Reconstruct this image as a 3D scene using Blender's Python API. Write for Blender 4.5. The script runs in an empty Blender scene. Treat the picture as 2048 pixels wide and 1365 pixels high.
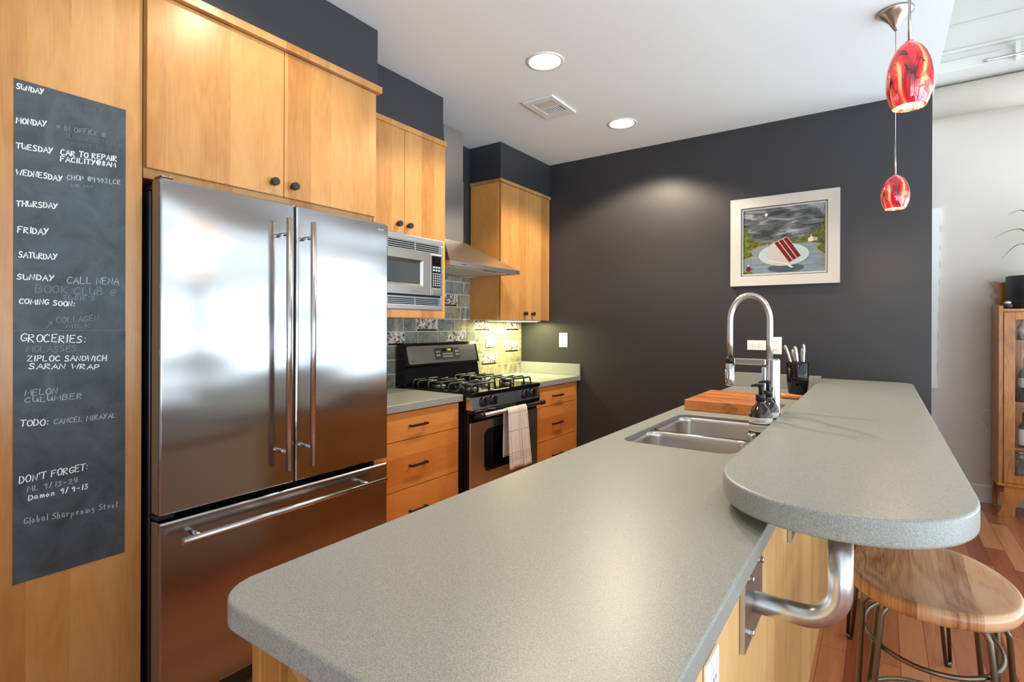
import bpy, bmesh, math, random
from mathutils import Vector, Matrix, Euler
random.seed(7)
C = bpy.context.scene.collection
SC = bpy.context.scene
PI = math.pi

# ------------------------------------------------------------------ camera
YAW, ROLL = 0.6064, 0.0034
cam_data = bpy.data.cameras.new('camera')
cam = bpy.data.objects.new('camera', cam_data)
C.objects.link(cam)
SC.camera = cam
cam_data.sensor_width = 36.0
cam_data.lens = 36.0 * 1061.7853 / 2048.0
cam_data.shift_y = -(682.5 - 652.3678) / 2048.0
cam_data.clip_start = 0.02
cam.matrix_world = (Matrix.Translation((2.6309, 0.0, 1.3217)) @ Matrix.Rotation(YAW, 4, 'Z')
                    @ Matrix.Rotation(PI / 2, 4, 'X') @ Matrix.Rotation(ROLL, 4, 'Z'))

# ------------------------------------------------------------------ world, daylight, exposure
SC.view_settings.view_transform = 'Standard'
SC.view_settings.look = 'None'
SC.view_settings.exposure = 0.16
SC.view_settings.gamma = 1.0
SC.view_settings.use_curve_mapping = False
world = bpy.data.worlds.new('sky')
SC.world = world
world.use_nodes = True
wn = world.node_tree
bg = wn.nodes['Background']
# pale sky; lower half brightened as added fill for the ceiling
SKY, GROUND_FILL = (1.75, 2.05, 2.3, 1), (5.4, 6.3, 7.0, 1)
_tc = wn.nodes.new('ShaderNodeTexCoord'); _sp = wn.nodes.new('ShaderNodeSeparateXYZ'); _mr = wn.nodes.new('ShaderNodeMapRange'); _mx = wn.nodes.new('ShaderNodeMix')
_mx.data_type = 'RGBA'; _mr.inputs[1].default_value = -0.06; _mr.inputs[2].default_value = 0.06
_mx.inputs[6].default_value = GROUND_FILL; _mx.inputs[7].default_value = SKY
wn.links.new(_tc.outputs['Generated'], _sp.inputs[0]); wn.links.new(_sp.outputs[2], _mr.inputs[0]); wn.links.new(_mr.outputs[0], _mx.inputs[0]); wn.links.new(_mx.outputs[2], bg.inputs['Color'])
bg.inputs['Strength'].default_value = 1.0
SC.cycles.max_bounces = 10
SC.cycles.diffuse_bounces = 6
SC.cycles.glossy_bounces = 5
SC.cycles.transmission_bounces = 8
SC.cycles.sample_clamp_indirect = 6.0
SC.cycles.caustics_reflective = False
SC.cycles.caustics_refractive = False

CAN_POWER = (22.0, 56.0, 104.0)
WINDOWS_RIGHT = [(-2.45, -0.05), (0.07, 2.62), (2.74, 5.25)]      # y ranges of the window openings
WIN_Z = (0.30, 2.56)
FILL_WINDOWS = [(2.98, 4.48)]
FILL_Z = (0.10, 3.60)                              # unseen window added behind the camera for fill light: x ranges, height
WALL_X = 4.6

def portal(loc, rot, sx, sy):
    l = bpy.data.lights.new('daylight_portal', 'AREA')
    l.shape = 'RECTANGLE'; l.size = sx; l.size_y = sy
    l.cycles.is_portal = True
    o = bpy.data.objects.new('daylight_portal', l); C.objects.link(o)
    o.location = loc; o.rotation_euler = rot
for (a, b) in WINDOWS_RIGHT:
    portal((WALL_X + 0.06, (a + b) / 2, (WIN_Z[0] + WIN_Z[1]) / 2), (PI / 2, 0, PI / 2), b - a, WIN_Z[1] - WIN_Z[0])

for (a, b) in FILL_WINDOWS:
    zt = FILL_Z[1] if a > 2.8 else WIN_Z[1]
    portal(((a + b) / 2, -2.66, (FILL_Z[0] + zt) / 2), (PI / 2, 0, PI), b - a, zt - FILL_Z[0])

# ------------------------------------------------------------------ node helpers
def lin(r, g, b):
    f = lambda c: (c / 255 / 12.92) if c / 255 <= 0.04045 else ((c / 255 + 0.055) / 1.055) ** 2.4
    return (f(r), f(g), f(b), 1)

class NT:
    def __init__(s, name):
        s.m = bpy.data.materials.new(name); s.m.use_nodes = True
        s.t = s.m.node_tree; s.b = s.t.nodes['Principled BSDF']; s.out = s.t.nodes['Material Output']
    def n(s, typ, **k):
        nd = s.t.nodes.new(typ)
        for a, v in k.items(): setattr(nd, a, v)
        return nd
    def link(s, a, b): s.t.links.new(a, b)
    def set(s, node, sock, v):
        if hasattr(v, 'is_output'): s.link(v, node.inputs[sock])
        else: node.inputs[sock].default_value = v
    def math(s, op, a, b=0.0, c=0.0):
        nd = s.n('ShaderNodeMath', operation=op)
        s.set(nd, 0, a); s.set(nd, 1, b); s.set(nd, 2, c)
        return nd.outputs[0]
    def mix(s, f, a, b, mode='MIX'):
        nd = s.n('ShaderNodeMix', data_type='RGBA', blend_type=mode)
        s.set(nd, 0, f); s.set(nd, 6, a); s.set(nd, 7, b)
        return nd.outputs[2]
    def ramp(s, f, stops):
        nd = s.n('ShaderNodeValToRGB'); e = nd.color_ramp.elements
        while len(e) < len(stops): e.new(0.5)
        for i, (p, col) in enumerate(stops): e[i].position = p; e[i].color = col
        s.link(f, nd.inputs[0]); return nd.outputs[0]
    def obj(s): return s.n('ShaderNodeTexCoord').outputs['Object']
    def xyz(s, v):
        nd = s.n('ShaderNodeSeparateXYZ'); s.link(v, nd.inputs[0]); return nd.outputs
    def comb(s, x, y, z):
        nd = s.n('ShaderNodeCombineXYZ'); s.set(nd, 0, x); s.set(nd, 1, y); s.set(nd, 2, z); return nd.outputs[0]
    def noise(s, v, scale, detail=3, rough=0.5, dist=0.0):
        nd = s.n('ShaderNodeTexNoise'); s.link(v, nd.inputs['Vector'])
        nd.inputs['Scale'].default_value = scale; nd.inputs['Detail'].default_value = detail
        nd.inputs['Roughness'].default_value = rough; nd.inputs['Distortion'].default_value = dist
        return nd.outputs[0]
    def white(s, v):
        nd = s.n('ShaderNodeTexWhiteNoise', noise_dimensions='1D'); s.link(v, nd.inputs['W']); return nd.outputs[0]
    def bump(s, h, strength, dist):
        nd = s.n('ShaderNodeBump'); s.link(h, nd.inputs['Height'])
        nd.inputs['Strength'].default_value = strength; nd.inputs['Distance'].default_value = dist
        s.link(nd.outputs[0], s.b.inputs['Normal']); return nd
    def p(s, **k):
        for a, v in k.items(): s.set(s.b, {'col': 'Base Color', 'rough': 'Roughness', 'metal': 'Metallic', 'spec': 'Specular IOR Level',
            'coat': 'Coat Weight', 'coatr': 'Coat Roughness', 'em': 'Emission Color', 'ems': 'Emission Strength',
            'tr': 'Transmission Weight', 'ior': 'IOR', 'sheen': 'Sheen Weight', 'sub': 'Subsurface Weight'}[a], v)
        return s.m

def plain(name, col, rough=0.5, metal=0.0, **k):
    return NT(name).p(col=col, rough=rough, metal=metal, **k)

def wood(name, c_dark, c_mid, c_light, strip='XY', width=0.085, rough=0.33, coat=0.25, tone=0.8, streak=30.0, contrast=1.0):
    t = NT(name); o = t.obj(); x, y, z = t.xyz(o)
    if strip == 'XY': s_, g = t.math('ADD', x, y), z         # boards side by side, grain upright
    elif strip == 'Z': s_, g = z, t.math('ADD', x, y)        # grain level
    elif strip == 'X': s_, g = x, y                          # grain along y
    else: s_, g = y, x
    wob = t.noise(t.comb(t.math('FLOOR', t.math('MULTIPLY', s_, 1 / (width * 2.3))), 3.1, 0.0), 5.0, 1)
    idx = t.math('FLOOR', t.math('ADD', t.math('MULTIPLY', s_, 1 / width), t.math('MULTIPLY', wob, 0.9)))
    rnd = t.white(idx)
    rv = t.math('MULTIPLY', rnd, 37.0)
    cat = t.noise(t.comb(t.math('MULTIPLY', s_, 9.0), t.math('MULTIPLY', g, 1.6), rv), 1.0, 2, 0.5, 0.6)
    rings = t.math('FRACT', t.math('MULTIPLY', cat, 9.0))
    rings = t.math('ABSOLUTE', t.math('SUBTRACT', rings, 0.5))
    fine = t.noise(t.comb(t.math('MULTIPLY', s_, streak * 8), t.math('MULTIPLY', g, streak * 0.35), rv), 1.0, 3, 0.6)
    blotch = t.noise(t.comb(t.math('MULTIPLY', s_, 5.0), t.math('MULTIPLY', g, 2.5), rv), 1.4, 3, 0.6)
    f = t.math('ADD', t.math('MULTIPLY', rnd, 0.42 * tone), t.math('MULTIPLY', blotch, 0.55))
    f = t.math('ADD', f, t.math('MULTIPLY', rings, 0.22 * contrast))
    f = t.math('ADD', f, t.math('MULTIPLY', t.math('SUBTRACT', fine, 0.5), 0.35 * contrast))
    col = t.ramp(f, [(0.12, c_dark), (0.5, c_mid), (0.95, c_light)])
    t.bump(fine, 0.04, 0.001)
    return t.p(col=col, rough=rough, coat=coat, coatr=0.18)

def steel(name, col=(0.62, 0.62, 0.63, 1), rough=0.2, wave=0.0, axis='Y', scale=(1.3, 3.0)):
    t = NT(name); o = t.obj(); x, y, z = t.xyz(o)
    br = t.noise(t.comb(t.math('MULTIPLY', x, 300.0 if axis == 'Z' else 6.0), t.math('MULTIPLY', y, 300.0 if axis == 'Z' else 6.0),
                        t.math('MULTIPLY', z, 6.0 if axis == 'Z' else 400.0)), 1.0, 2)
    r = t.math('ADD', rough - 0.015, t.math('MULTIPLY', br, 0.03))
    t.p(col=col, rough=r, metal=1.0)
    if wave:
        h = t.noise(t.comb(0.0, t.math('MULTIPLY', y, scale[0]), t.math('MULTIPLY', z, scale[1])), 1.6, 1, 0.4)
        t.bump(h, 1.0, wave)
    return t.m

# ------------------------------------------------------------------ materials
M = {}
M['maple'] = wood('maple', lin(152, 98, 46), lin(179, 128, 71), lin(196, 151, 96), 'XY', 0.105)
M['maple_bounce_lit'] = wood('maple_bounce_lit', lin(192, 108, 44), lin(214, 134, 62), lin(224, 156, 86), 'Z', 0.14)  # same maple, with orange interreflection and low light mixed into the colour
M['maple_side_lit'] = wood('maple_side_lit', lin(198, 130, 62), lin(216, 150, 78), lin(226, 166, 98), 'XY', 0.4, tone=0.3)  # same maple, lightened in colour to make up for weak light on sides
M['maple_panel'] = wood('maple_panel', lin(206, 150, 84), lin(238, 196, 128), lin(248, 216, 158), 'XY', 0.12, contrast=1.3)
M['oak'] = wood('oak', lin(134, 78, 22), lin(192, 122, 44), lin(216, 152, 70), 'XY', 0.2, contrast=1.6, rough=0.35)
M['board'] = wood('board', lin(126, 62, 24), lin(194, 114, 54), lin(220, 148, 86), 'Y', 0.045, rough=0.4, contrast=2.4)
M['seat_wood'] = wood('seat_wood', lin(126, 78, 44), lin(186, 132, 88), lin(216, 172, 130), 'X', 0.062, rough=0.3, tone=1.3, contrast=2.6)
M['charcoal'] = plain('charcoal', lin(47, 47, 50), 0.42, spec=0.45)
t = NT('ceiling_paint'); M['ceiling'] = t.p(col=lin(226, 232, 234), rough=0.85)
M['wall_white'] = plain('wall_white', lin(216, 208, 199), 0.75)
M['white_paint'] = plain('white_paint', lin(218, 217, 214), 0.45)
M['white_plastic'] = plain('white_plastic', lin(238, 238, 236), 0.3)
M['black_metal'] = plain('black_metal', lin(28, 28, 29), 0.38)
M['black_gloss'] = plain('black_gloss', lin(10, 10, 11), 0.08)
M['black_plastic'] = plain('black_plastic', lin(24, 24, 26), 0.3)
M['black_matte'] = plain('black_matte', lin(16, 16, 17), 0.7)
M['cast_iron'] = plain('cast_iron', lin(44, 45, 48), 0.42)
M['steel'] = steel('steel', rough=0.22)
M['steel_fridge'] = steel('steel_fridge', (0.44, 0.44, 0.45, 1), 0.15, 0.013, scale=(0.8, 2.3))
M['steel_drawer_shade'] = steel('steel_drawer_shade', (0.36, 0.35, 0.35, 1), 0.2, 0.004)  # fridge steel darkened to paint in the drawer's dark reflection
M['steel_warm'] = steel('steel_warm', (0.62, 0.60, 0.58, 1), 0.30)
M['steel_oven'] = steel('steel_oven', (0.48, 0.45, 0.43, 1), 0.3)
M['steel_sink'] = steel('steel_sink', (0.60, 0.57, 0.54, 1), 0.26, axis='Z')
M['steel_pipe'] = steel('steel_pipe', (0.56, 0.55, 0.54, 1), 0.3)
M['steel_leg'] = plain('steel_leg', lin(120, 114, 102), 0.32, 1.0)
M['chrome'] = plain('chrome', (0.62, 0.63, 0.65, 1), 0.08, 1.0)
M['hose'] = plain('hose', (0.56, 0.54, 0.52, 1), 0.34, 1.0)
M['burner_metal'] = plain('burner_metal', lin(120, 118, 114), 0.45, 0.8)
M['nickel'] = plain('nickel', (0.55, 0.54, 0.52, 1), 0.3, 1.0)
M['fridge_side'] = plain('fridge_side', lin(150, 128, 104), 0.45, 0.6)
M['trim_pale'] = plain('trim_pale', lin(206, 208, 210), 0.4)
M['trim_kit'] = plain('trim_kit', lin(176, 180, 184), 0.3, 0.75)
M['plate_rubber'] = plain('plate_rubber', lin(40, 40, 42), 0.6)

t = NT('quartz'); o = t.obj()
n1 = t.noise(o, 420.0, 2, 0.7); n2 = t.noise(o, 900.0, 1, 0.5)
col = t.ramp(n1, [(0.28, lin(120, 122, 117)), (0.5, lin(147, 150, 144)), (0.75, lin(174, 177, 172))])
col = t.mix(t.math('MULTIPLY', t.math('GREATER_THAN', n2, 0.66), 0.5), col, lin(198, 196, 186))
M['quartz'] = t.p(col=col, rough=0.36, spec=0.5)

t = NT('hardwood'); o = t.obj(); x, y, z = t.xyz(o)
br = t.n('ShaderNodeTexBrick', offset=0.37, offset_frequency=2)
t.link(t.comb(y, x, 0.0), br.inputs['Vector'])
for k, v in (('Color1', (0, 0, 0, 1)), ('Color2', (1, 1, 1, 1)), ('Mortar', (0.5, 0.5, 0.5, 1)), ('Scale', 1.0), ('Mortar Size', 0.0012), ('Brick Width', 0.85), ('Row Height', 0.09), ('Bias', 0.0)):
    br.inputs[k].default_value = v
gr = t.noise(t.comb(t.math('MULTIPLY', x, 60.0), t.math('MULTIPLY', y, 4.0), t.math('MULTIPLY', br.outputs[0], 20.0)), 1.0, 3, 0.6, 0.5)
f = t.math('ADD', t.math('MULTIPLY', t.xyz(br.outputs[0])[0], 0.7), t.math('MULTIPLY', gr, 0.4))
col = t.ramp(f, [(0.1, lin(126, 62, 38)), (0.45, lin(164, 92, 58)), (0.9, lin(202, 138, 92))])
col = t.mix(t.math('MULTIPLY', br.outputs[1], 0.7), col, lin(80, 44, 28))
M['hardwood'] = t.p(col=col, rough=0.24, coat=0.2)

t = NT('slate'); o = t.obj()
at = t.n('ShaderNodeAttribute', attribute_name='tile_tone').outputs['Fac']
off = t.n('ShaderNodeVectorMath', operation='ADD'); t.link(o, off.inputs[0]); t.link(t.comb(t.math('MULTIPLY', at, 31.0), 0.0, t.math('MULTIPLY', at, 17.0)), off.inputs[1])
v = off.outputs[0]
a = t.noise(v, 14.0, 5, 0.65, 0.8); b = t.noise(v, 30.0, 4, 0.6, 0.4)
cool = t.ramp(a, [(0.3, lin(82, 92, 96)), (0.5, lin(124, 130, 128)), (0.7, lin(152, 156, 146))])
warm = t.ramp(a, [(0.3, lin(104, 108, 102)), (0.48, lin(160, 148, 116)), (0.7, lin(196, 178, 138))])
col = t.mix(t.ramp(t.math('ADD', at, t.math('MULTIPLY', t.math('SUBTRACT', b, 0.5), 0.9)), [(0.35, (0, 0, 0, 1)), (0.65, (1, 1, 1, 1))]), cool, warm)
t.bump(b, 0.35, 0.003)
M['slate'] = t.p(col=col, rough=0.5)
M['grout'] = plain('grout', lin(206, 202, 190), 0.9)
t = NT('pebble'); o = t.obj()
vo = t.n('ShaderNodeTexVoronoi', feature='F1'); t.link(o, vo.inputs['Vector']); vo.inputs['Scale'].default_value = 75.0
vd = t.n('ShaderNodeTexVoronoi', feature='DISTANCE_TO_EDGE'); t.link(o, vd.inputs['Vector']); vd.inputs['Scale'].default_value = 75.0
vc = t.xyz(vo.outputs['Color'])[0]
col = t.ramp(vc, [(0.0, lin(60, 52, 52)), (0.14, lin(120, 72, 66)), (0.26, lin(168, 164, 160)), (0.5, lin(220, 216, 212)), (0.8, lin(236, 234, 230))])
for e in t.t.nodes:
    if e.type == 'VALTORGB': e.color_ramp.interpolation = 'CONSTANT'
col = t.mix(t.math('LESS_THAN', vd.outputs['Distance'], 0.06), col, lin(150, 146, 142))
M['pebble'] = t.p(col=col, rough=0.35)
M['border_strip'] = plain('border_strip', lin(48, 28, 26), 0.4)

t = NT('chalk_surface'); o = t.obj()
sm = t.noise(o, 9.0, 4, 0.6, 1.0)
M['chalk_surface'] = t.p(col=t.ramp(sm, [(0.3, lin(42, 48, 52)), (0.72, lin(72, 80, 86))]), rough=0.5, spec=0.4)
M['chalk3'] = plain('chalk_white', lin(226, 230, 230), 0.9)
M['chalk2'] = plain('chalk_worn', lin(164, 172, 176), 0.9)
M['chalk1'] = plain('chalk_rubbed', lin(118, 127, 132), 0.9)
M['chalk0'] = plain('chalk_ghost', lin(86, 94, 99), 0.9)

def emis(name, col, strength): return NT(name).p(col=(0, 0, 0, 1), em=col, ems=strength, rough=0.5)
M['lens'] = emis('lamp_lens', (1.0, 0.93, 0.8, 1), 14.0)
M['bulb'] = emis('bulb_glow', (1.0, 0.86, 0.62, 1), 9.0)
M['clock'] = emis('clock_digits', (0.55, 0.75, 0.05, 1), 1.2)
t = NT('art_glass'); o = t.obj()
x, y, z = t.xyz(o); sv = t.comb(x, y, t.math('MULTIPLY', z, 0.38)); dn = t.noise(sv, 13.0, 2, 0.5, 1.6); d2 = t.noise(sv, 15.0, 1, 0.4, 2.5)
col = t.ramp(dn, [(0.32, lin(96, 6, 20)), (0.43, lin(206, 22, 40)), (0.52, lin(240, 70, 60)), (0.6, lin(252, 178, 116)), (0.72, lin(255, 226, 190))])
col = t.mix(t.math('LESS_THAN', t.math('ABSOLUTE', t.math('SUBTRACT', d2, 0.5)), 0.012), col, lin(60, 16, 24))
t.p(col=col, rough=0.06, coat=1.0, em=col, ems=0.42)
M['art_glass'] = t.m

def glassy(name, tint=(1, 1, 1, 1), refl=0.1, rough=0.02):
    t = NT(name)
    tr = t.n('ShaderNodeBsdfTransparent'); tr.inputs[0].default_value = tint
    gl = t.n('ShaderNodeBsdfGlossy'); gl.inputs['Roughness'].default_value = rough
    fr = t.n('ShaderNodeFresnel'); fr.inputs[0].default_value = 1.5
    mx = t.n('ShaderNodeMixShader')
    t.link(t.math('ADD', t.math('MULTIPLY', fr.outputs[0], 0.8), refl * 0.2), mx.inputs[0])
    t.link(tr.outputs[0], mx.inputs[1]); t.link(gl.outputs[0], mx.inputs[2]); t.link(mx.outputs[0], t.out.inputs[0])
    return t.m
M['pane'] = glassy('pane')
M['smoke_pane'] = NT('smoke_pane').p(col=lin(12, 12, 11), rough=0.05, spec=0.6)
M['mw_pane'] = NT('mw_pane').p(col=lin(70, 76, 80), rough=0.12, metal=0.2, spec=0.6)
M['amber'] = NT('amber').p(col=lin(38, 22, 14), rough=0.07, coat=0.5)
M['label'] = plain('label_paper', lin(226, 222, 206), 0.6)
M['ink'] = plain('ink', lin(34, 32, 30), 0.6)
M['leaf'] = NT('leaf').p(col=lin(86, 104, 40), rough=0.4)
M['pot'] = plain('pot', lin(38, 39, 41), 0.5)
M['soil'] = plain('soil', lin(50, 38, 28), 0.95)
M['jar'] = glassy('jar_glass', (0.86, 0.9, 0.88, 1), 0.4, 0.05)
M['dark_bottle'] = NT('dark_bottle').p(col=lin(24, 26, 32), rough=0.1)
M['stone'] = plain('stone', lin(70, 70, 74), 0.8)
M['white_matte'] = plain('white_matte', lin(240, 240, 238), 0.8)

t = NT('towel'); o = t.obj(); x, y, z = t.xyz(o)
def stripes(c, pos, w):
    r = None
    for p in pos:
        k = t.math('LESS_THAN', t.math('ABSOLUTE', t.math('SUBTRACT', c, p)), w)
        r = k if r is None else t.math('MAXIMUM', r, k)
    return r
ua = t.n('ShaderNodeAttribute', attribute_name='cloth_u').outputs['Fac']
va = t.n('ShaderNodeAttribute', attribute_name='cloth_v').outputs['Fac']
k = t.math('MAXIMUM', stripes(ua, [0.08, 0.55, 0.62, 0.70, 0.78, 0.93], 0.014), stripes(va, [0.06, 0.36, 0.74, 0.78, 0.82, 0.86], 0.008))
weave = t.noise(o, 600.0, 2)
col = t.mix(t.math('MULTIPLY', k, 0.5), t.mix(weave, lin(214, 200, 186), lin(234, 224, 214)), lin(112, 92, 92))
M['towel'] = t.p(col=col, rough=0.95, sheen=0.3)

t = NT('painted_sky'); o = t.obj(); x, y, z = t.xyz(o)
cl = t.noise(t.comb(t.math('MULTIPLY', x, 5.0), 0.0, t.math('MULTIPLY', z, 19.0)), 1.3, 4, 0.6, 0.6)
M['painted_sky'] = t.p(spec=0.15, col=t.ramp(cl, [(0.38, lin(48, 51, 53)), (0.52, lin(84, 88, 91)), (0.68, lin(146, 152, 156))]), rough=0.5)
t = NT('painted_water'); o = t.obj(); x, y, z = t.xyz(o)
cl = t.noise(t.comb(t.math('MULTIPLY', x, 6.0), 0.0, t.math('MULTIPLY', z, 60.0)), 1.0, 3)
M['painted_water'] = t.p(spec=0.15, col=t.ramp(cl, [(0.3, lin(98, 108, 117)), (0.7, lin(126, 138, 148))]), rough=0.5)
t = NT('painted_trees'); o = t.obj()
cl = t.noise(o, 60.0, 4, 0.7)
M['painted_trees'] = t.p(spec=0.15, col=t.ramp(cl, [(0.35, lin(46, 58, 26)), (0.55, lin(88, 96, 44)), (0.75, lin(132, 128, 62))]), rough=0.5)
P_ = lambda n, *c: plain('painted_' + n, lin(*[v * 0.8 for v in c]), 0.85, spec=0.15)
M['pt_bank'] = P_('bank', 176, 148, 92); M['pt_plate'] = P_('plate', 206, 216, 222); M['pt_plate2'] = P_('plate_well', 190, 202, 212)
M['pt_rim'] = P_('rim', 222, 212, 176); M['pt_frost'] = P_('frosting', 216, 206, 196); M['pt_red'] = P_('cake', 128, 34, 34)
M['pt_white'] = P_('white', 238, 234, 228); M['pt_dark'] = P_('shade_shape', 86, 98, 110); M['pt_moon'] = P_('moon', 240, 226, 190)
M['pt_church'] = P_('church', 214, 172, 150)
M['frame_white'] = plain('frame_white', lin(186, 181, 174), 0.5)

# ------------------------------------------------------------------ mesh builder
class MB:
    def __init__(s): s.bm = bmesh.new(); s.mi = 0; s.lay = {}
    def _fin(s, faces, smooth):
        for f in faces:
            if f.is_valid: f.material_index = s.mi; f.smooth = smooth
    def box(s, x0, x1, y0, y1, z0, z1, bev=0.0, seg=2, mat=None, rot=None):
        bm = s.bm
        vs = [bm.verts.new((x, y, z)) for x in (x0, x1) for y in (y0, y1) for z in (z0, z1)]
        idx = [(0, 1, 3, 2), (4, 6, 7, 5), (0, 4, 5, 1), (2, 3, 7, 6), (0, 2, 6, 4), (1, 5, 7, 3)]
        fs = [bm.faces.new([vs[i] for i in q]) for q in idx]
        if rot is not None:
            for v in vs: v.co = rot @ v.co
        s._fin(fs, False)
        if bev:
            es = list({e for f in fs for e in f.edges})
            r = bmesh.ops.bevel(bm, geom=es, offset=bev, segments=seg, profile=0.5, affect='EDGES', clamp_overlap=True)
            s._fin(r['faces'], False)
        return s
    def loop(s, pts): return [s.bm.verts.new(p) for p in pts]
    def bridge(s, a, b, smooth=True, closed=True):
        n = len(a); fs = []
        for i in range(n if closed else n - 1):
            j = (i + 1) % n
            fs.append(s.bm.faces.new((a[i], a[j], b[j], b[i])))
        s._fin(fs, smooth); return fs
    def cap(s, l, flip=False, smooth=False):
        f = s.bm.faces.new(list(reversed(l)) if flip else l); s._fin([f], smooth); return f
    def tube(s, path, r, n=12, caps=True, closed=False):
        pts = [Vector(p) for p in path]; rs = r if isinstance(r, (list, tuple)) else [r] * len(pts)
        N = len(pts); loops = []; up = None
        for i, p in enumerate(pts):
            if closed: d = pts[(i + 1) % N] - pts[i - 1]
            else: d = pts[min(i + 1, N - 1)] - pts[max(i - 1, 0)]
            d.normalize()
            if up is None: up = Vector((0, 0, 1)) if abs(d.z) < 0.9 else Vector((1, 0, 0))
            a = d.cross(up)
            if a.length < 1e-6: a = d.orthogonal()
            a.normalize(); b = a.cross(d).normalized(); up = b
            loops.append(s.loop([p + (a * math.cos(2 * PI * k / n) + b * math.sin(2 * PI * k / n)) * rs[i] for k in range(n)]))
        for i in range(N if closed else N - 1): s.bridge(loops[i], loops[(i + 1) % N])
        if caps and not closed: s.cap(loops[0], True); s.cap(loops[-1])
        return s
    def cyl(s, p0, p1, r0, r1=None, n=24): return s.tube([p0, p1], [r0, r0 if r1 is None else r1], n)
    def lathe(s, prof, c=(0, 0, 0), n=32, axis='Z', cap0=True, cap1=True, smooth=True):
        loops = []
        for (r, h) in prof:
            L = []
            for k in range(n):
                a = 2 * PI * k / n; u, v = r * math.cos(a), r * math.sin(a)
                q = {'Z': (u, v, h), 'X': (h, u, v), 'Y': (v, h, u)}[axis]
                L.append((c[0] + q[0], c[1] + q[1], c[2] + q[2]))
            loops.append(s.loop(L))
        for a, b in zip(loops, loops[1:]): s.bridge(a, b, smooth)
        if cap0: s.cap(loops[0], True)
        if cap1: s.cap(loops[-1])
        return s
    def prism(s, poly, axis, a0, a1, smooth=False):
        def q(p, h): return {'X': (h, p[0], p[1]), 'Y': (p[0], h, p[1]), 'Z': (p[0], p[1], h)}[axis]
        A = s.loop([q(p, a0) for p in poly]); B = s.loop([q(p, a1) for p in poly])
        s.bridge(A, B, smooth); s.cap(A, True); s.cap(B); return s
    def build(s, name, mats, parent=None, loc=None, fix=True):
        bm = s.bm
        if fix: bmesh.ops.recalc_face_normals(bm, faces=bm.faces[:])
        me = bpy.data.meshes.new(name)
        if parent is not None: org = ORG[parent]
        elif loc is not None: org = Vector(loc)
        else:
            lo = [min(v.co[i] for v in bm.verts) for i in range(3)]; hi = [max(v.co[i] for v in bm.verts) for i in range(3)]
            org = Vector(((lo[0] + hi[0]) / 2, (lo[1] + hi[1]) / 2, lo[2]))
        bmesh.ops.translate(bm, verts=bm.verts[:], vec=-org)
        bm.to_mesh(me); bm.free()
        for m in (mats if isinstance(mats, (list, tuple)) else [mats]): me.materials.append(M[m] if isinstance(m, str) else m)
        o = bpy.data.objects.new(name, me); C.objects.link(o)
        if parent is not None: o.parent = parent
        else: o.location = org
        ORG[o] = org
        return o
ORG = {}
def tag(o, label, cat, group=None):
    o['label'] = label; o['category'] = cat
    if group: o['group'] = group
    return o
def struct(o): o['kind'] = 'structure'; return o
def thing(name, label, cat, loc, group=None):
    o = bpy.data.objects.new(name, None); C.objects.link(o)
    o.location = loc; o.empty_display_size = 0.1; ORG[o] = Vector(loc)
    return tag(o, label, cat, group)
def arc(cx, cy, r, a0, a1, n=10):
    return [(cx + r * math.cos(math.radians(a0 + (a1 - a0) * i / n)), cy + r * math.sin(math.radians(a0 + (a1 - a0) * i / n))) for i in range(n + 1)]
def rrect(x0, x1, y0, y1, r, n=8):
    return (arc(x1 - r, y1 - r, r, 0, 90, n) + arc(x0 + r, y1 - r, r, 90, 180, n) + arc(x0 + r, y0 + r, r, 180, 270, n) + arc(x1 - r, y0 + r, r, 270, 360, n))
def slab(name, polys, z0, z1, bev, mat, parent=None):
    cu = bpy.data.curves.new('outline', 'CURVE'); cu.dimensions = '2D'; cu.fill_mode = 'BOTH'
    for p in polys:
        sp = cu.splines.new('POLY'); sp.points.add(len(p) - 1); sp.use_cyclic_u = True
        for i, (x, y) in enumerate(p): sp.points[i].co = (x, y, 0, 1)
    cu.extrude = (z1 - z0) / 2 - bev; cu.bevel_depth = bev; cu.bevel_resolution = 2; cu.offset = -bev
    tmp = bpy.data.objects.new('outline', cu); C.objects.link(tmp)
    dg = bpy.context.evaluated_depsgraph_get()
    me = bpy.data.meshes.new_from_object(tmp.evaluated_get(dg))
    bpy.data.objects.remove(tmp); bpy.data.curves.remove(cu)
    mb = MB(); mb.bm.from_mesh(me); bpy.data.meshes.remove(me)
    bmesh.ops.remove_doubles(mb.bm, verts=mb.bm.verts[:], dist=1e-5)
    bmesh.ops.translate(mb.bm, verts=mb.bm.verts[:], vec=(0, 0, (z0 + z1) / 2))
    for f in mb.bm.faces: f.smooth = False; f.material_index = 0
    return mb.build(name, mat, parent)

def copy_tree(o, parent=None):
    c = o.copy(); C.objects.link(c); ORG[c] = ORG.get(o)
    if parent is not None: c.parent = parent
    for ch in list(o.children): copy_tree(ch, c)
    return c

# ------------------------------------------------------------------ setting
CEIL = 2.70; HIGH = 4.1; WD = 3.925; WY = 5.344; LX = 2.885
CANS = [(1.195, 1.1), (1.195, 2.366), (1.188, 3.384)]
mb = MB(); mb.box(-0.1, WALL_X + 0.1, -2.7, WY + 0.1, -0.06, 0); struct(mb.build('floor', 'hardwood', loc=(0, 0, 0)))
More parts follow.
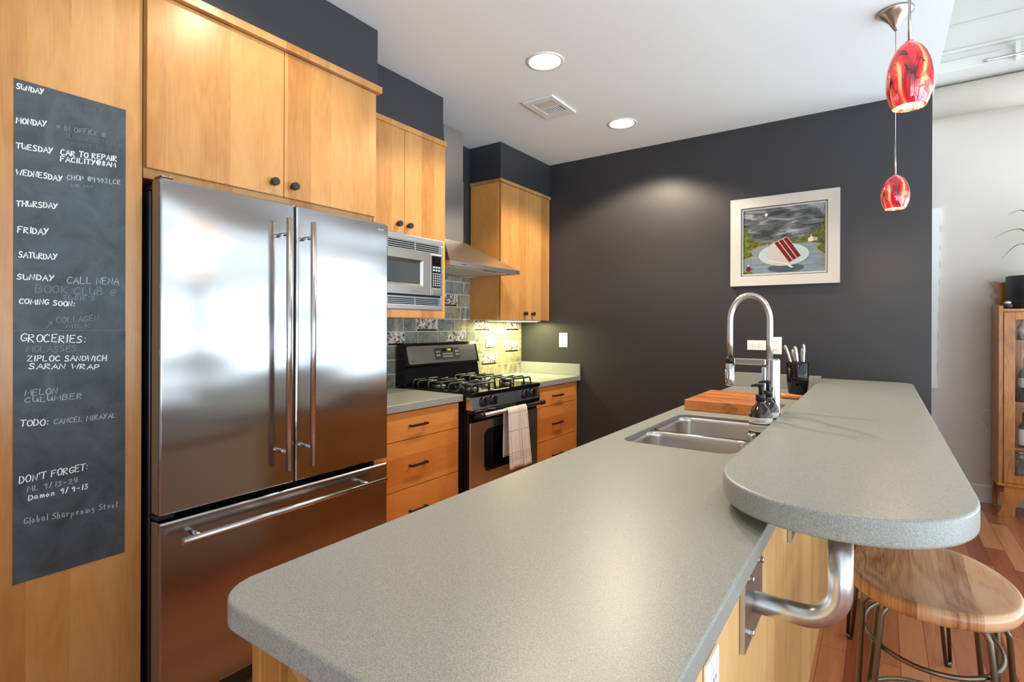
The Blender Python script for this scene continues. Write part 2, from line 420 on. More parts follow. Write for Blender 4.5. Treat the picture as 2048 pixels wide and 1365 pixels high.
# dropped ceiling with round openings for the lamps
mb = MB(); hs = 0.16; rr = 0.083
def quad(x0, x1, y0, y1):
    mb.box(x0, x1, y0, y1, CEIL, CEIL + 0.02)
ys = [-2.7]
for (cx_, cy_) in CANS: ys += [cy_ - hs, cy_ + hs]
ys.append(WY + 0.1)
for i in range(0, len(ys), 2): quad(-0.1, LX, ys[i], ys[i + 1])
for (cx_, cy_) in CANS:
    quad(-0.1, cx_ - hs, cy_ - hs, cy_ + hs); quad(cx_ + hs, LX, cy_ - hs, cy_ + hs)
    n = 48; A = []; B = []
    for k in range(n):
        a = 2 * PI * k / n; c_, s_ = math.cos(a), math.sin(a); m_ = hs / max(abs(c_), abs(s_))
        A.append((cx_ + rr * c_, cy_ + rr * s_, CEIL)); B.append((cx_ + m_ * c_, cy_ + m_ * s_, CEIL))
    la, lb = mb.loop(A), mb.loop(B); mb.bridge(la, lb, False)
    lc = mb.loop([(p[0], p[1], CEIL + 0.02) for p in A]); mb.bridge(la, lc, True)
struct(mb.build('ceiling', 'ceiling'))
mb = MB(); mb.box(LX, WALL_X + 0.1, -2.7, WY + 0.1, HIGH, HIGH + 0.06); mb.box(LX - 0.1, LX, -2.7, WY + 0.1, CEIL + 0.021, HIGH)
struct(mb.build('ceiling_high', 'white_paint'))
mb = MB(); mb.box(-0.1, 0, -2.7, WY + 0.1, 0, CEIL); struct(mb.build('wall_left', 'charcoal'))
mb = MB(); mb.box(0, 2.8766, WD, WD + 0.12, 0, CEIL); struct(mb.build('wall_dark', 'charcoal'))
mb = MB(); mb.box(0, WALL_X, WY, WY + 0.1, 0, HIGH); struct(mb.build('wall_far', 'wall_white'))
mb = MB(); edges = [-0.1] + [v for w in FILL_WINDOWS for v in w] + [WALL_X + 0.1]
for i in range(0, len(edges), 2): mb.box(edges[i], edges[i + 1], -2.7, -2.6, 0, HIGH)
for (a, b) in FILL_WINDOWS: mb.box(a, b, -2.7, -2.6, 0, FILL_Z[0]); mb.box(a, b, -2.7, -2.6, FILL_Z[1] if a > 2.8 else WIN_Z[1], HIGH)
struct(mb.build('wall_back', 'wall_white'))
mb = MB()
edges = [-2.6] + [v for w in WINDOWS_RIGHT for v in w] + [WY]
for i in range(0, len(edges), 2): mb.box(WALL_X, WALL_X + 0.12, edges[i], edges[i + 1], 0, HIGH)
for (a, b) in WINDOWS_RIGHT:
    mb.box(WALL_X, WALL_X + 0.12, a, b, 0, WIN_Z[0]); mb.box(WALL_X, WALL_X + 0.12, a, b, WIN_Z[1], HIGH)
struct(mb.build('wall_right', 'wall_white'))
for i, (a, b) in enumerate(WINDOWS_RIGHT):
    mb = MB(); w = 0.05
    for (p, q) in ((a, a + w), (b - w, b), ((a + b) / 2 - w / 2, (a + b) / 2 + w / 2)): mb.box(WALL_X + 0.02, WALL_X + 0.1, p, q, *WIN_Z)
    for z_ in (WIN_Z[0], 0.94, 1.87, WIN_Z[1] - w): mb.box(WALL_X + 0.022, WALL_X + 0.098, a + w, b - w, z_, z_ + w)
    struct(mb.build('window_%d' % (i + 1), 'white_paint'))
for i, (a, b) in enumerate(FILL_WINDOWS):
    mb = MB(); w = 0.05; zt = FILL_Z[1] if a > 2.8 else WIN_Z[1]
    for (p, q) in ((a, a + w), (b - w, b), ((a + b) / 2 - w / 2, (a + b) / 2 + w / 2)): mb.box(p, q, -2.68, -2.62, FILL_Z[0], zt)
    for z_ in (FILL_Z[0], 0.94, 1.87, zt - w): mb.box(a + w, b - w, -2.679, -2.621, z_, z_ + w)
    struct(mb.build('window_%d' % (i + 1 + len(WINDOWS_RIGHT)), 'white_paint'))  # frame of the fill window added behind the camera
# baseboard and the beam over the far wall
mb = MB(); mb.prism([(WY - 0.016, 0), (WY - 0.002, 0), (WY - 0.002, 0.135), (WY - 0.010, 0.135), (WY - 0.016, 0.12)], 'X', 2.9, WALL_X - 0.01)
struct(mb.build('baseboard_far', 'white_paint'))
mb = MB(); BY = 4.86
mb.box(LX + 0.005, WALL_X - 0.01, BY, WY - 0.005, 3.16, HIGH - 0.005)
mb.box(LX + 0.005, WALL_X - 0.01, BY - 0.03, BY, 3.128, 3.20, 0.004)
mb.box(LX + 0.005, WALL_X - 0.01, BY, WY - 0.005, 3.128, 3.16)
mb.box(LX + 0.005, WALL_X - 0.01, BY - 0.022, BY, 3.255, 3.275, 0.003)
mb.box(LX + 0.005, WALL_X - 0.01, BY - 0.012, BY, 3.44, 3.452, 0.002)
struct(mb.build('trim_1', 'white_paint'))
tag(MB().tube([(2.895, 5.12, 3.012), (3.6, 5.12, 3.012), (WALL_X - 0.02, 5.12, 3.012)], 0.112, 40).build('air_duct', 'wall_white'),
    'round white painted duct running under the beam along the pale wall', 'duct')
rod = thing('ceiling_rod', 'thin grey rod with rounded end on a bracket below the white beam', 'rod', (3.3, 4.78, 3.12))
MB().tube([(3.197, 4.775, 3.131), (3.205, 4.775, 3.131), (3.225, 4.775, 3.131), (3.235, 4.775, 3.131), (4.45, 4.775, 3.131)], [0.004, 0.011, 0.011, 0.007, 0.007], 12).build('rod', 'nickel', rod)
MB().box(3.36, 3.385, 4.77, 4.83, 3.10, 3.22, 0.003).build('bracket', 'white_paint', rod)

# soffits above the wall cabinets
mb = MB(); mb.box(0.001, 0.70, -0.6, 1.676, 2.43, CEIL - 0.001); struct(mb.build('wall_soffit', 'charcoal'))
mb = MB(); mb.box(0.001, 0.459, 1.677, 2.394, 2.43, CEIL - 0.001); struct(mb.build('wall_soffit_middle', 'charcoal'))
mb = MB(); mb.box(0.001, 0.2975, 3.2075, WD - 0.001, 2.425, CEIL - 0.001); struct(mb.build('wall_soffit_right', 'charcoal'))

# ------------------------------------------------------------------ lamps in the ceiling
def downlight(x, y, label, i):
    t = thing('recessed_light', label, 'ceiling light', (x, y, CEIL), 'recessed lights in the kitchen ceiling')
    MB().lathe([(0.080, 0.008), (0.081, -0.002), (0.088, -0.006), (0.097, -0.004), (0.099, 0.0)], (x, y, CEIL), 48, cap0=False, cap1=False).build('trim_ring', 'white_paint', t)
    MB().lathe([(0.0805, 0.004), (0.072, 0.03), (0.062, 0.085)], (x, y, CEIL), 48, cap0=False, cap1=False).build('reflector', 'white_plastic', t)
    MB().lathe([(0.061, 0.085), (0.05, 0.07), (0.02, 0.062)], (x, y, CEIL), 32, cap0=False).build('lens', 'lens', t)
    l = bpy.data.lights.new('lamp', 'SPOT'); l.energy = CAN_POWER[i]; l.color = (1.0, 0.83, 0.59)
    l.spot_size = math.radians(132); l.spot_blend = 0.3; l.shadow_soft_size = 0.05
    lo = bpy.data.objects.new('lamp', l); C.objects.link(lo); lo.parent = t; lo.location = (0, 0, -0.02)
for i, (x, y) in enumerate(CANS):
    downlight(x, y, ['recessed ceiling light above the fridge, out of the picture at the top', 'recessed ceiling light beside the air vent, the nearer and larger one',
                     'recessed ceiling light close to the dark wall, the smaller one'][i], i)
vent = thing('ceiling_vent', 'white square air vent with dark louvres in the grey ceiling', 'air vent', (0.92, 2.873, CEIL))
mb = MB(); a0, a1, b0, b1 = 0.815, 1.027, 2.722, 3.025
for bx_ in ((a0, a0 + 0.045, b0, b1), (a1 - 0.03, a1, b0, b1), (a0 + 0.045, a1 - 0.03, b0, b0 + 0.045), (a0 + 0.045, a1 - 0.03, b1 - 0.07, b1), (a0 + 0.045, a1 - 0.03, 2.855, 2.865)):
    mb.box(*bx_, CEIL - 0.012, CEIL - 0.0005, 0.002)
mb.build('frame', 'white_paint', vent)
MB().box(a0 + 0.04, a1 - 0.025, b0 + 0.04, b1 - 0.06, CEIL - 0.003, CEIL - 0.0006).build('duct_shade', 'black_matte', vent)  # flat black sheet painted as the shade inside the duct
mb = MB()
for k in range(8): mb.box(a0 + 0.05 + k * 0.016, a0 + 0.0530 + k * 0.016, 2.866, b1 - 0.07, CEIL - 0.011, CEIL - 0.003)
for k in range(7): mb.box(a0 + 0.046, a1 - 0.031, 2.772 + k * 0.0125, 2.7755 + k * 0.0125, CEIL - 0.011, CEIL - 0.003)
mb.build('louvres', 'white_paint', vent)

def pendant(x, y, zb, h, r, label, zc):
    t = thing('pendant_light', label, 'pendant light', (x, y, zb), 'red glass pendants over the bar')
    prof = []
    for k in range(15):
        u = k / 14; a = math.radians(-46 + 134 * u)
        prof.append((max(r * math.cos(a) * (1 - 0.10 * u), 0.010), zb + h * (math.sin(a) - math.sin(math.radians(-46))) / (1 - math.sin(math.radians(-46)))))
    MB().lathe(prof + [(0.010, zb + h), (0.008, zb + h - 0.006)] + [(max(p[0] - 0.005, 0.006), p[1] - 0.002 if i else p[1]) for i, p in reversed(list(enumerate(prof)))], (x, y, 0), 40, cap0=False, cap1=False).build('glass_shade', 'art_glass', t)
    MB().lathe([(0.002, zb + 0.004), (prof[0][0] - 0.010, zb + 0.005), (prof[0][0] - 0.008, zb + 0.010), (0.002, zb + 0.014)], (x, y, 0), 32).build('bulb', 'bulb', t)
    MB().cyl((x, y, zb + h - 0.004), (x, y, zb + h + 0.135), 0.0035, n=12).build('rod', 'nickel', t)
    MB().cyl((x, y, zb + h + 0.135), (x, y, zc - 0.06), 0.0014, n=8).build('cable', 'nickel', t)
    MB().lathe([(0.006, zc - 0.085), (0.012, zc - 0.075), (0.026, zc - 0.05), (0.048, zc - 0.025), (0.066, zc - 0.012), (0.067, zc - 0.002), (0.06, zc - 0.0005)], (x, y, 0), 40).build('canopy', 'nickel', t)
    l = bpy.data.lights.new('lamp', 'POINT'); l.energy = 5.0; l.color = (1.0, 0.75, 0.5); l.shadow_soft_size = 0.03
    lo = bpy.data.objects.new('lamp', l); C.objects.link(lo); lo.parent = t; lo.location = (0, 0, -0.03)
pendant(2.683, 2.85, 1.838, 0.146, 0.054, 'marbled red glass pendant nearest the dark wall, the lower and smaller one', CEIL)
pendant(2.692, 1.745, 1.903, 0.172, 0.0535, 'marbled red glass pendant hanging nearest the viewer, large at the top', CEIL)

# ------------------------------------------------------------------ wall cabinets and pantry
def knob(parent, x, y, z):
    MB().lathe([(0.0085, 0.0), (0.0085, 0.012), (0.014, 0.013), (0.0155, 0.015), (0.0155, 0.030), (0.0145, 0.032)], (x, y, z), 24, 'X').build('knob', 'black_metal', parent)
def pull(parent, x, y0, y1, z):
    mb = MB(); mb.box(x + 0.018, x + 0.027, y0, y1, z - 0.006, z + 0.006, 0.0015)
    for y in (y0, y1 - 0.012): mb.box(x, x + 0.02, y, y + 0.012, z - 0.005, z + 0.005, 0.001)
    mb.build('handle', 'black_metal', parent)
def front(name, x, y0, y1, z0, z1, mat, parent, th=0.019):
    return MB().box(x - th, x, y0, y1, z0, z1, 0.0012).build(name, mat, parent)

t = thing('pantry_cabinet', 'tall maple pantry side left of the fridge carrying the chalkboard', 'cabinet', (0.35, 0.3, 0))
MB().box(0.012, 0.664, -0.58, 0.7245, 0.0, 2.425).build('body', 'maple_side_lit', t)
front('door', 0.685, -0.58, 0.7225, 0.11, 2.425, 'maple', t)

t = thing('wall_cabinet', 'wide maple cabinet over the fridge with two doors', 'cabinet', (0.35, 1.2, 1.80))
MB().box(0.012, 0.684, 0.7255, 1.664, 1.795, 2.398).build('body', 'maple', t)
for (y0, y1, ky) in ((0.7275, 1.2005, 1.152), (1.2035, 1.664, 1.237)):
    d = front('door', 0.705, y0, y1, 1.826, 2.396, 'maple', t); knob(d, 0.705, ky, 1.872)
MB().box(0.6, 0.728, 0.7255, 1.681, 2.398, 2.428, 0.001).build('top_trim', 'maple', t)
MB().box(0.012, 0.69, 1.6645, 1.676, 0.0, 2.398).build('end_panel', 'maple_side_lit', t)

t = thing('microwave_cabinet', 'maple cabinet above the built-in microwave, two doors with black knobs', 'cabinet', (0.25, 2.05, 1.366))
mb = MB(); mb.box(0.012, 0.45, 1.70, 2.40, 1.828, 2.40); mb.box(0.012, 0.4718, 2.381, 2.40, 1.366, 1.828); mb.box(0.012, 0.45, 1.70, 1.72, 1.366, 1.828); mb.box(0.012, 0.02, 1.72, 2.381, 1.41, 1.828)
mb.build('body', 'maple_side_lit', t)
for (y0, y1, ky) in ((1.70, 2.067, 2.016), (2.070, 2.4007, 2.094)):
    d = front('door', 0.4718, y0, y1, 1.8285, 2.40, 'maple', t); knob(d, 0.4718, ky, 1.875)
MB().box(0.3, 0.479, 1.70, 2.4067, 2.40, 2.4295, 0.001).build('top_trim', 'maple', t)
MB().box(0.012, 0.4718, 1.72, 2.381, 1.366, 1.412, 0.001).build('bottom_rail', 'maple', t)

t = thing('corner_cabinet', 'tall maple wall cabinet in the corner right of the range hood', 'cabinet', (0.15, 3.56, 1.368))
MB().box(0.012, 0.279, 3.2075, WD - 0.006, 1.371, 2.40).build('body', 'maple_side_lit', t)
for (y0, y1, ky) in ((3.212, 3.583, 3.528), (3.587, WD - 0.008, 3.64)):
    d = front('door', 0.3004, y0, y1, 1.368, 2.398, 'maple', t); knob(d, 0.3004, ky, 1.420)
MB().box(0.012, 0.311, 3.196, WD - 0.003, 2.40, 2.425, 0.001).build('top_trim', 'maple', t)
t = thing('under_cabinet_light', 'slim light strip under the corner cabinet shining on the tiles', 'light', (0.16, 3.56, 1.355))
MB().box(0.08, 0.25, 3.30, 3.86, 1.358, 1.3695, 0.002).build('housing', 'white_plastic', t)
MB().box(0.10, 0.23, 3.32, 3.84, 1.356, 1.3582).build('lens', emis('strip_lens', (1.0, 0.95, 0.66, 1), 4.0), t)
l = bpy.data.lights.new('lamp', 'AREA'); l.shape = 'RECTANGLE'; l.size = 0.13; l.size_y = 0.5; l.energy = 8.0; l.color = (1.0, 1.0, 0.45)
lo = bpy.data.objects.new('lamp', l); C.objects.link(lo); lo.parent = t; lo.location = (0.005, 0.02, -0.004)

# ------------------------------------------------------------------ chalkboards with writing
G = {'A': '0,0 .35,1 .7,0;.12,.38 .6,.4', 'B': '0,0 .02,1 .45,.95 .5,.7 .1,.52 .6,.4 .55,.08 0,0', 'C': '.6,.85 .35,1 .08,.75 .02,.35 .2,.03 .6,.12',
 'D': '.02,0 .05,1 .45,.85 .62,.45 .45,.1 .02,0', 'E': '.55,1 .03,.97 .03,.03 .58,.02;.03,.52 .45,.54', 'F': '.6,1 .03,.97 .03,0;.03,.52 .45,.55',
 'G': '.62,.85 .35,1 .06,.72 .03,.3 .25,.02 .6,.15 .62,.42 .35,.4', 'H': '.03,1 .03,0;.6,1 .6,0;.03,.5 .6,.52', 'I': '.12,1 .12,0', 'K': '.03,1 .03,0;.58,.95 .05,.45 .6,0',
 'L': '.05,1 .03,.02 .55,.04', 'M': '0,0 .1,1 .38,.3 .68,1 .78,0', 'N': '.02,0 .05,1 .55,.03 .6,1', 'O': '.35,1 .08,.8 .02,.4 .2,.03 .5,.05 .66,.4 .6,.82 .35,1',
 'P': '.05,0 .05,1 .5,.95 .58,.7 .4,.48 .05,.5', 'R': '.05,0 .05,1 .5,.95 .55,.72 .08,.5 .6,0', 'S': '.55,.88 .3,1 .08,.82 .15,.58 .5,.42 .55,.15 .3,0 .02,.1',
 'T': '0,.98 .65,1;.33,1 .3,0', 'U': '.03,1 .03,.3 .2,.02 .5,.08 .58,1;.58,1 .6,0', 'V': '0,1 .3,0 .6,1', 'W': '0,1 .18,0 .4,.7 .6,0 .82,1', 'X': '0,0 .6,1;0,1 .6,0',
 'Y': '.02,1 .3,.5;.62,1 .12,0', 'Z': '.03,.95 .6,1 .03,.03 .62,.05', 'Q': '.35,1 .02,.5 .3,0 .66,.4 .35,1;.4,.3 .7,0',
 '0': '.3,1 .02,.5 .28,0 .52,.5 .3,1', '1': '.15,1 .12,0', '2': '.03,.8 .25,1 .5,.78 .03,.03 .55,.05', '3': '.05,.92 .5,.95 .2,.58 .5,.35 .3,.02 .02,.1', '4': '.1,1 .05,.5 .6,.5;.45,1 .42,0',
 '5': '.5,1 .1,.97 .08,.58 .45,.5 .48,.15 .05,.03', '8': '.3,.52 .08,.78 .3,1 .5,.78 .06,.25 .28,0 .52,.25 .3,.52', '9': '.5,.8 .28,1 .06,.75 .25,.55 .5,.75 .42,0',
 ':': '.1,.7 .13,.66;.1,.2 .13,.16', '*': '.3,.9 .3,.3;.05,.75 .55,.45;.05,.45 .55,.75', "'": '.1,1 .06,.75', ',': '.1,.1 .04,-.15', '/': '.05,-.05 .3,1.05', '-': '.05,.5 .4,.52',
 '@': '.5,.35 .3,.3 .25,.6 .45,.7 .52,.35 .72,.5 .6,.92 .25,.95 .03,.5 .25,.05 .65,.1', '^': '0,0 .6,.9;.2,.95 .6,.9 .55,.5',
 'a': '.4,.55 .15,.6 .03,.3 .15,.03 .4,.2 .42,.58 .48,0', 'b': '.05,1 .05,.05 .35,.05 .42,.35 .08,.5', 'e': '.05,.3 .4,.38 .25,.6 .04,.35 .15,.02 .42,.1', 'g': '.4,.55 .12,.55 .06,.2 .38,.2 .42,.55 .38,-.3 .05,-.3',
 'h': '.05,1 .05,0;.05,.4 .3,.58 .4,.35 .42,0', 'i': '.1,.55 .1,0;.1,.8 .11,.76', 'l': '.1,1 .1,0', 'm': '.03,.55 .05,0;.05,.4 .22,.58 .3,0;.3,.4 .5,.58 .58,0', 'n': '.05,.55 .05,0;.05,.4 .3,.58 .4,0',
 'o': '.25,.58 .03,.3 .2,.02 .45,.25 .25,.58', 'p': '.05,.55 .05,-.4;.05,.45 .35,.55 .4,.2 .06,.1', 'r': '.05,.55 .06,0;.06,.35 .3,.55', 't': '.2,.9 .18,.05 .38,.05;.03,.6 .4,.62', ' ': ''}
GW = {'I': .24, '1': .28, ':': .24, "'": .2, ',': .2, ' ': .36, 'M': .8, 'W': .84, 'i': .22, 'l': .22, 'm': .64, '@': .76}
LINES = [('SUNDAY',0.4196,1.9683,0.4771,1.9708,0.0148,3),('2P,ATENDOUT',0.4985,1.9439,0.6156,1.9643,0.0115,0),('MONDAY',0.4199,1.8736,0.4830,1.8822,0.0154,3),
('* IN OFFICE @',0.5054,1.8828,0.6234,1.8944,0.0138,1),('TUESDAY THE WEEK',0.5261,1.8634,0.6495,1.8760,0.0129,0),('5P PPT TO 2 NU',0.5285,1.8419,0.6628,1.8546,0.0117,0),
('TUESDAY',0.4192,1.8040,0.4975,1.8102,0.0154,3),('CAR TO REPAIR',0.5147,1.8119,0.6522,1.8281,0.0157,3),('FACILITY@8AM',0.5148,1.7928,0.6497,1.8088,0.0145,3),
('WEDNESDAY',0.4202,1.7315,0.5186,1.7361,0.0154,3),('CHOP @4903LCR',0.5297,1.7439,0.6620,1.7573,0.0141,2),('NR NN',0.5390,1.7243,0.5911,1.7314,0.0082,1),
('THURSDAY',0.4205,1.6461,0.5083,1.6540,0.0160,3),('FRIDAY',0.4231,1.5749,0.4883,1.5759,0.0165,3),('SATURDAY',0.4250,1.5061,0.5073,1.5075,0.0160,3),("'MARIA*",0.4325,1.4808,0.5078,1.4833,0.0089,0),
('SUNDAY',0.4210,1.4450,0.5007,1.4469,0.0149,3),('CALL NENA',0.5305,1.4414,0.6586,1.4470,0.0199,2),('BOOK CLUB @',0.4603,1.4113,0.6508,1.4104,0.0225,1),("SUSIE'S",0.5213,1.3942,0.5970,1.3944,0.0128,1),
('COMING SOON:',0.4265,1.3791,0.5485,1.3747,0.0143,3),('COLLAGEN',0.5060,1.3259,0.6072,1.3327,0.0174,1),('MILK',0.5290,1.3109,0.5859,1.3138,0.0117,1),('^',0.4845,1.3127,0.4988,1.3144,0.0160,1),
('GROCERIES:',0.4289,1.2743,0.5752,1.2669,0.0210,3),('MOLASSES',0.4415,1.2450,0.5536,1.2419,0.0179,1),('ZIPLOC SANDWICH',0.4437,1.2198,0.6269,1.2102,0.0156,3),('SARAN WRAP',0.4467,1.1984,0.6087,1.1868,0.0145,3),
('MELON',0.4385,1.1238,0.5097,1.1220,0.0167,2),('CULUMBER',0.4385,1.1048,0.5660,1.1019,0.0156,2),('SPRAYWAY GLASS CLEANER',0.4315,1.0763,0.6758,1.0657,0.0111,0),('TODO:',0.4295,1.0405,0.4897,1.0358,0.0177,3),
('CANCEL MIRAYAL',0.5023,1.0351,0.6519,1.0344,0.0144,2),("DON'T FORGET:",0.4278,0.8830,0.5821,0.8877,0.0189,3),('ML 9/13-24',0.4446,0.8566,0.5585,0.8555,0.0145,2),('Damon 9/9-13',0.4468,0.8320,0.5838,0.8314,0.0146,3),
('Global Sharpening Steel',0.4377,0.7677,0.6564,0.7558,0.0178,2)]
def write(parent, text, ya, za, yb, zb, h, lvl, x):
    total = sum(GW.get(c, .66) + .16 for c in text) - .16
    L = math.hypot(yb - ya, zb - za); sx = L / total; d = ((yb - ya) / L, (zb - za) / L)
    mb = MB(); pen = 0.0; w = (0.0008, 0.0009, 0.0010, 0.0013)[lvl] * (1.0 if h > 0.012 else 0.8)
    for c in text:
        jx, jz, js = random.uniform(-.04, .04), random.uniform(-.06, .06), random.uniform(.92, 1.06)
        for st in [s_ for s_ in G[c].split(';') if s_]:
            pts = []
            for q in st.split():
                u, v = map(float, q.split(','))
                u = (pen + u + jx + 0.06 * v) * sx; v = (v * js + jz) * h
                pts.append(Vector((x, ya + d[0] * u - d[1] * v * 0.2, za + d[1] * u + v)))
            a_, b_ = [], []
            for i, p in enumerate(pts):
                e = pts[min(i + 1, len(pts) - 1)] - pts[max(i - 1, 0)]; e.normalize(); nrm = Vector((0, -e.z, e.y)) * w
                if i == 0: p = p - e * w * .6
                if i == len(pts) - 1: p = p + e * w * .6
                a_.append(mb.bm.verts.new(p + nrm)); b_.append(mb.bm.verts.new(p - nrm))
            for i in range(len(pts) - 1):
                f = mb.bm.faces.new((a_[i], b_[i], b_[i + 1], a_[i + 1]))
        pen += GW.get(c, .66) + .16
    mb.build('chalk_writing', 'chalk%d' % lvl, parent, fix=False)
bx0 = 0.6853
up_b = MB().box(bx0, bx0 + 0.0014, 0.4148, 0.6762, 1.3045, 1.995).build('chalkboard', 'chalk_surface')
tag(up_b, 'upper black chalkboard sheet with the days of the week chalked on it', 'chalkboard', 'chalkboard sheets on the pantry')
lo_b = MB().box(bx0, bx0 + 0.0018, 0.4152, 0.6768, 0.608, 1.3038).build('chalkboard', 'chalk_surface')
tag(lo_b, 'lower black chalkboard sheet with the grocery and to-do list', 'chalkboard', 'chalkboard sheets on the pantry')
for q in LINES: write(up_b if q[2] > 1.30 else lo_b, *q, bx0 + (0.0018 if q[2] > 1.3 else 0.0022))

# ------------------------------------------------------------------ refrigerator
t = thing('refrigerator', 'stainless french door fridge with bar handles and a bottom freezer drawer', 'refrigerator', (0.4, 1.2, 0))
MB().box(0.02, 0.70, 0.737, 1.664, 0.02, 1.755, 0.004).build('cabinet_shell', 'black_plastic', t)
FX = 0.778
for (y0, y1, side) in ((0.737, 1.2035, 0), (1.2095, 1.6745, 1)):
    mb = MB(); mb.box(0.715, FX, y0, y1, 0.7165, 1.785, 0.007, 3)
    for f in mb.bm.faces:
        f.material_index = 1 if (f.normal.x < 0.2) else 0
    d = mb.build('door', ['steel_fridge', 'fridge_side'], t)
    hy = 1.143 if side == 0 else 1.245
    h = MB().cyl((0.835, hy, 0.783), (0.835, hy, 1.719), 0.0105, n=20).build('handle', 'steel', d)
    for z_ in (0.850, 1.660): MB().cyl((FX - 0.002, hy, z_), (0.830, hy, z_), 0.0075, n=14).build('handle_post', 'steel', d)
mb = MB(); mb.box(0.715, FX, 0.737, 1.6745, 0.10, 0.6955, 0.007, 3)
for f in mb.bm.faces: f.material_index = 1 if f.normal.x < 0.2 and f.normal.z < 0.5 else 0
d = mb.build('freezer_drawer', ['steel_drawer_shade', 'fridge_side'], t)
MB().cyl((0.838, 0.781, 0.642), (0.838, 1.612, 0.642), 0.0105, n=20).build('handle', 'steel', d)
for y in (0.832, 1.515): MB().cyl((FX - 0.002, y, 0.646), (0.832, y, 0.643), 0.0075, n=14).build('handle_post', 'steel', d)
MB().box(0.70, 0.74, 0.75, 1.66, 0.03, 0.095, 0.003).build('toe_grille', 'black_plastic', t)
mb = MB()
mb.box(0.60, 0.735, 0.738, 0.775, 1.7555, 1.772, 0.004); mb.box(0.715, 0.762, 0.744, 0.782, 1.7855, 1.796, 0.004); mb.cyl((0.73, 0.762, 1.76), (0.73, 0.762, 1.7955), 0.014)
mb.build('hinge_cover', 'black_plastic', t)
mb = MB(); mb.box(0.69, 0.76, 0.739, 0.79, 0.699, 0.713, 0.003); mb.build('hinge_cover', 'black_plastic', t)
mb = MB()
for y0 in (1.6, ): mb.box(FX, FX + 0.0006, 1.615, 1.628, 1.752, 1.757); mb.box(FX, FX + 0.0006, 1.632, 1.645, 1.752, 1.757)
mb.build('nameplate', 'nickel', t)

# ------------------------------------------------------------------ microwave
t = thing('microwave', 'built-in stainless microwave with louvred trim under the two-door cabinet', 'microwave', (0.25, 2.05, 1.4125))
MB().box(0.06, 0.462, 1.735, 2.372, 1.44, 1.80).build('oven_box', 'black_plastic', t)
mb = MB(); x0, x1 = 0.4625, 0.476
ya, yb = 1.722, 2.3795
mb.box(x0, x1, ya, yb, 1.795, 1.8265, 0.002); mb.box(x0, x1, ya, yb, 1.413, 1.440, 0.002)
mb.box(x0, x1, ya, 1.76, 1.440, 1.795, 0.002); mb.box(x0, x1, 2.360, yb, 1.440, 1.795, 0.002)
for (za, zb) in ((1.748, 1.795), (1.440, 1.480)):
    for y in (1.94, 2.145, 2.345): mb.box(x0, x1 - 0.002, y, y + 0.008, za, zb)
    n = 4
    for k in range(n): mb.box(x0, x1 - 0.001, 1.76, 2.36, za + (zb - za) * (k + 0.6) / n, za + (zb - za) * (k + 0.6) / n + 0.004)
    mb.box(x0, x1, 1.76, 2.36, za - 0.006 if za > 1.6 else zb, za if za > 1.6 else zb + 0.006)
mb.build('trim_kit', 'trim_kit', t)
MB().box(0.4622, 0.464, 1.76, 2.36, 1.442, 1.793).build('vent_backing', 'black_matte', t)
d = None
mb = MB(); dx = 0.490; z0, z1, y0, y1 = 1.497, 1.738, 1.765, 2.2565
wz0, wz1, wy0, wy1 = 1.545, 1.692, 1.83, 2.197
def frame_face(mb, x, xin, y0, y1, z0, z1, a0, a1, b0, b1, bev):
    o_ = mb.loop([(x, y0, z0), (x, y1, z0), (x, y1, z1), (x, y0, z1)]); i_ = mb.loop([(x, a0, b0), (x, a1, b0), (x, a1, b1), (x, a0, b1)])
    w_ = mb.loop([(xin, a0 + bev, b0 + bev), (xin, a1 - bev, b0 + bev), (xin, a1 - bev, b1 - bev), (xin, a0 + bev, b1 - bev)])
    k_ = mb.loop([(x - 0.024, y0, z0), (x - 0.024, y1, z0), (x - 0.024, y1, z1), (x - 0.024, y0, z1)])
    mb.bridge(o_, i_, False); mb.bridge(i_, w_, False); mb.bridge(k_, o_, False); mb.cap(k_)
frame_face(mb, dx, dx - 0.014, y0, y1, z0, z1, wy0, wy1, wz0, wz1, 0.012)
d = mb.build('door', 'steel_oven', t)
MB().box(dx - 0.0165, dx - 0.0135, wy0 + 0.011, wy1 - 0.011, wz0 + 0.011, wz1 - 0.011).build('window', 'mw_pane', d)
mb = MB()
for k, y in enumerate((2.10, 2.118, 2.13, 2.142, 2.155, 2.165)): mb.box(dx, dx + 0.0004, y, y + 0.007, 1.514, 1.517)
mb.build('small_lettering', 'ink', d)
cp = MB().box(0.466, dx, 2.2585, 2.3545, z0, z1, 0.002).build('control_panel', 'steel_oven', t)
MB().box(dx, dx + 0.0012, 2.268, 2.345, 1.545, 1.728, 0.0005).build('keypad', 'black_gloss', cp)
mb = MB(); K = dx + 0.0013
for r in range(2):
    for c_ in range(3): mb.box(K, K + 0.0008, 2.274 + c_ * 0.023, 2.291 + c_ * 0.023, 1.640 + r * 0.017, 1.651 + r * 0.017)
for r in range(6):
    for c_ in range(4): mb.box(K, K + 0.0008, 2.275 + c_ * 0.018, 2.286 + c_ * 0.018, 1.553 + r * 0.0135, 1.5605 + r * 0.0135)
mb.build('buttons', plain('key_grey', lin(150, 166, 176), 0.4), cp)
MB().box(dx, dx + 0.003, 2.270, 2.344, 1.503, 1.536, 0.001).build('door_button', 'steel_oven', cp)

# ------------------------------------------------------------------ tiled backsplash
mb = MB(); mb.mi = 1
mb.box(0.0005, 0.0105, 1.70, WD - 0.002, 0.9145, 1.70); mb.mi = 0
lay = mb.bm.faces.layers.float.new('tile_tone')
rows = [0.9145, 1.0036, 1.0961, 1.1885, 1.281, 1.3713, 1.4633, 1.5574, 1.6516, 1.70]
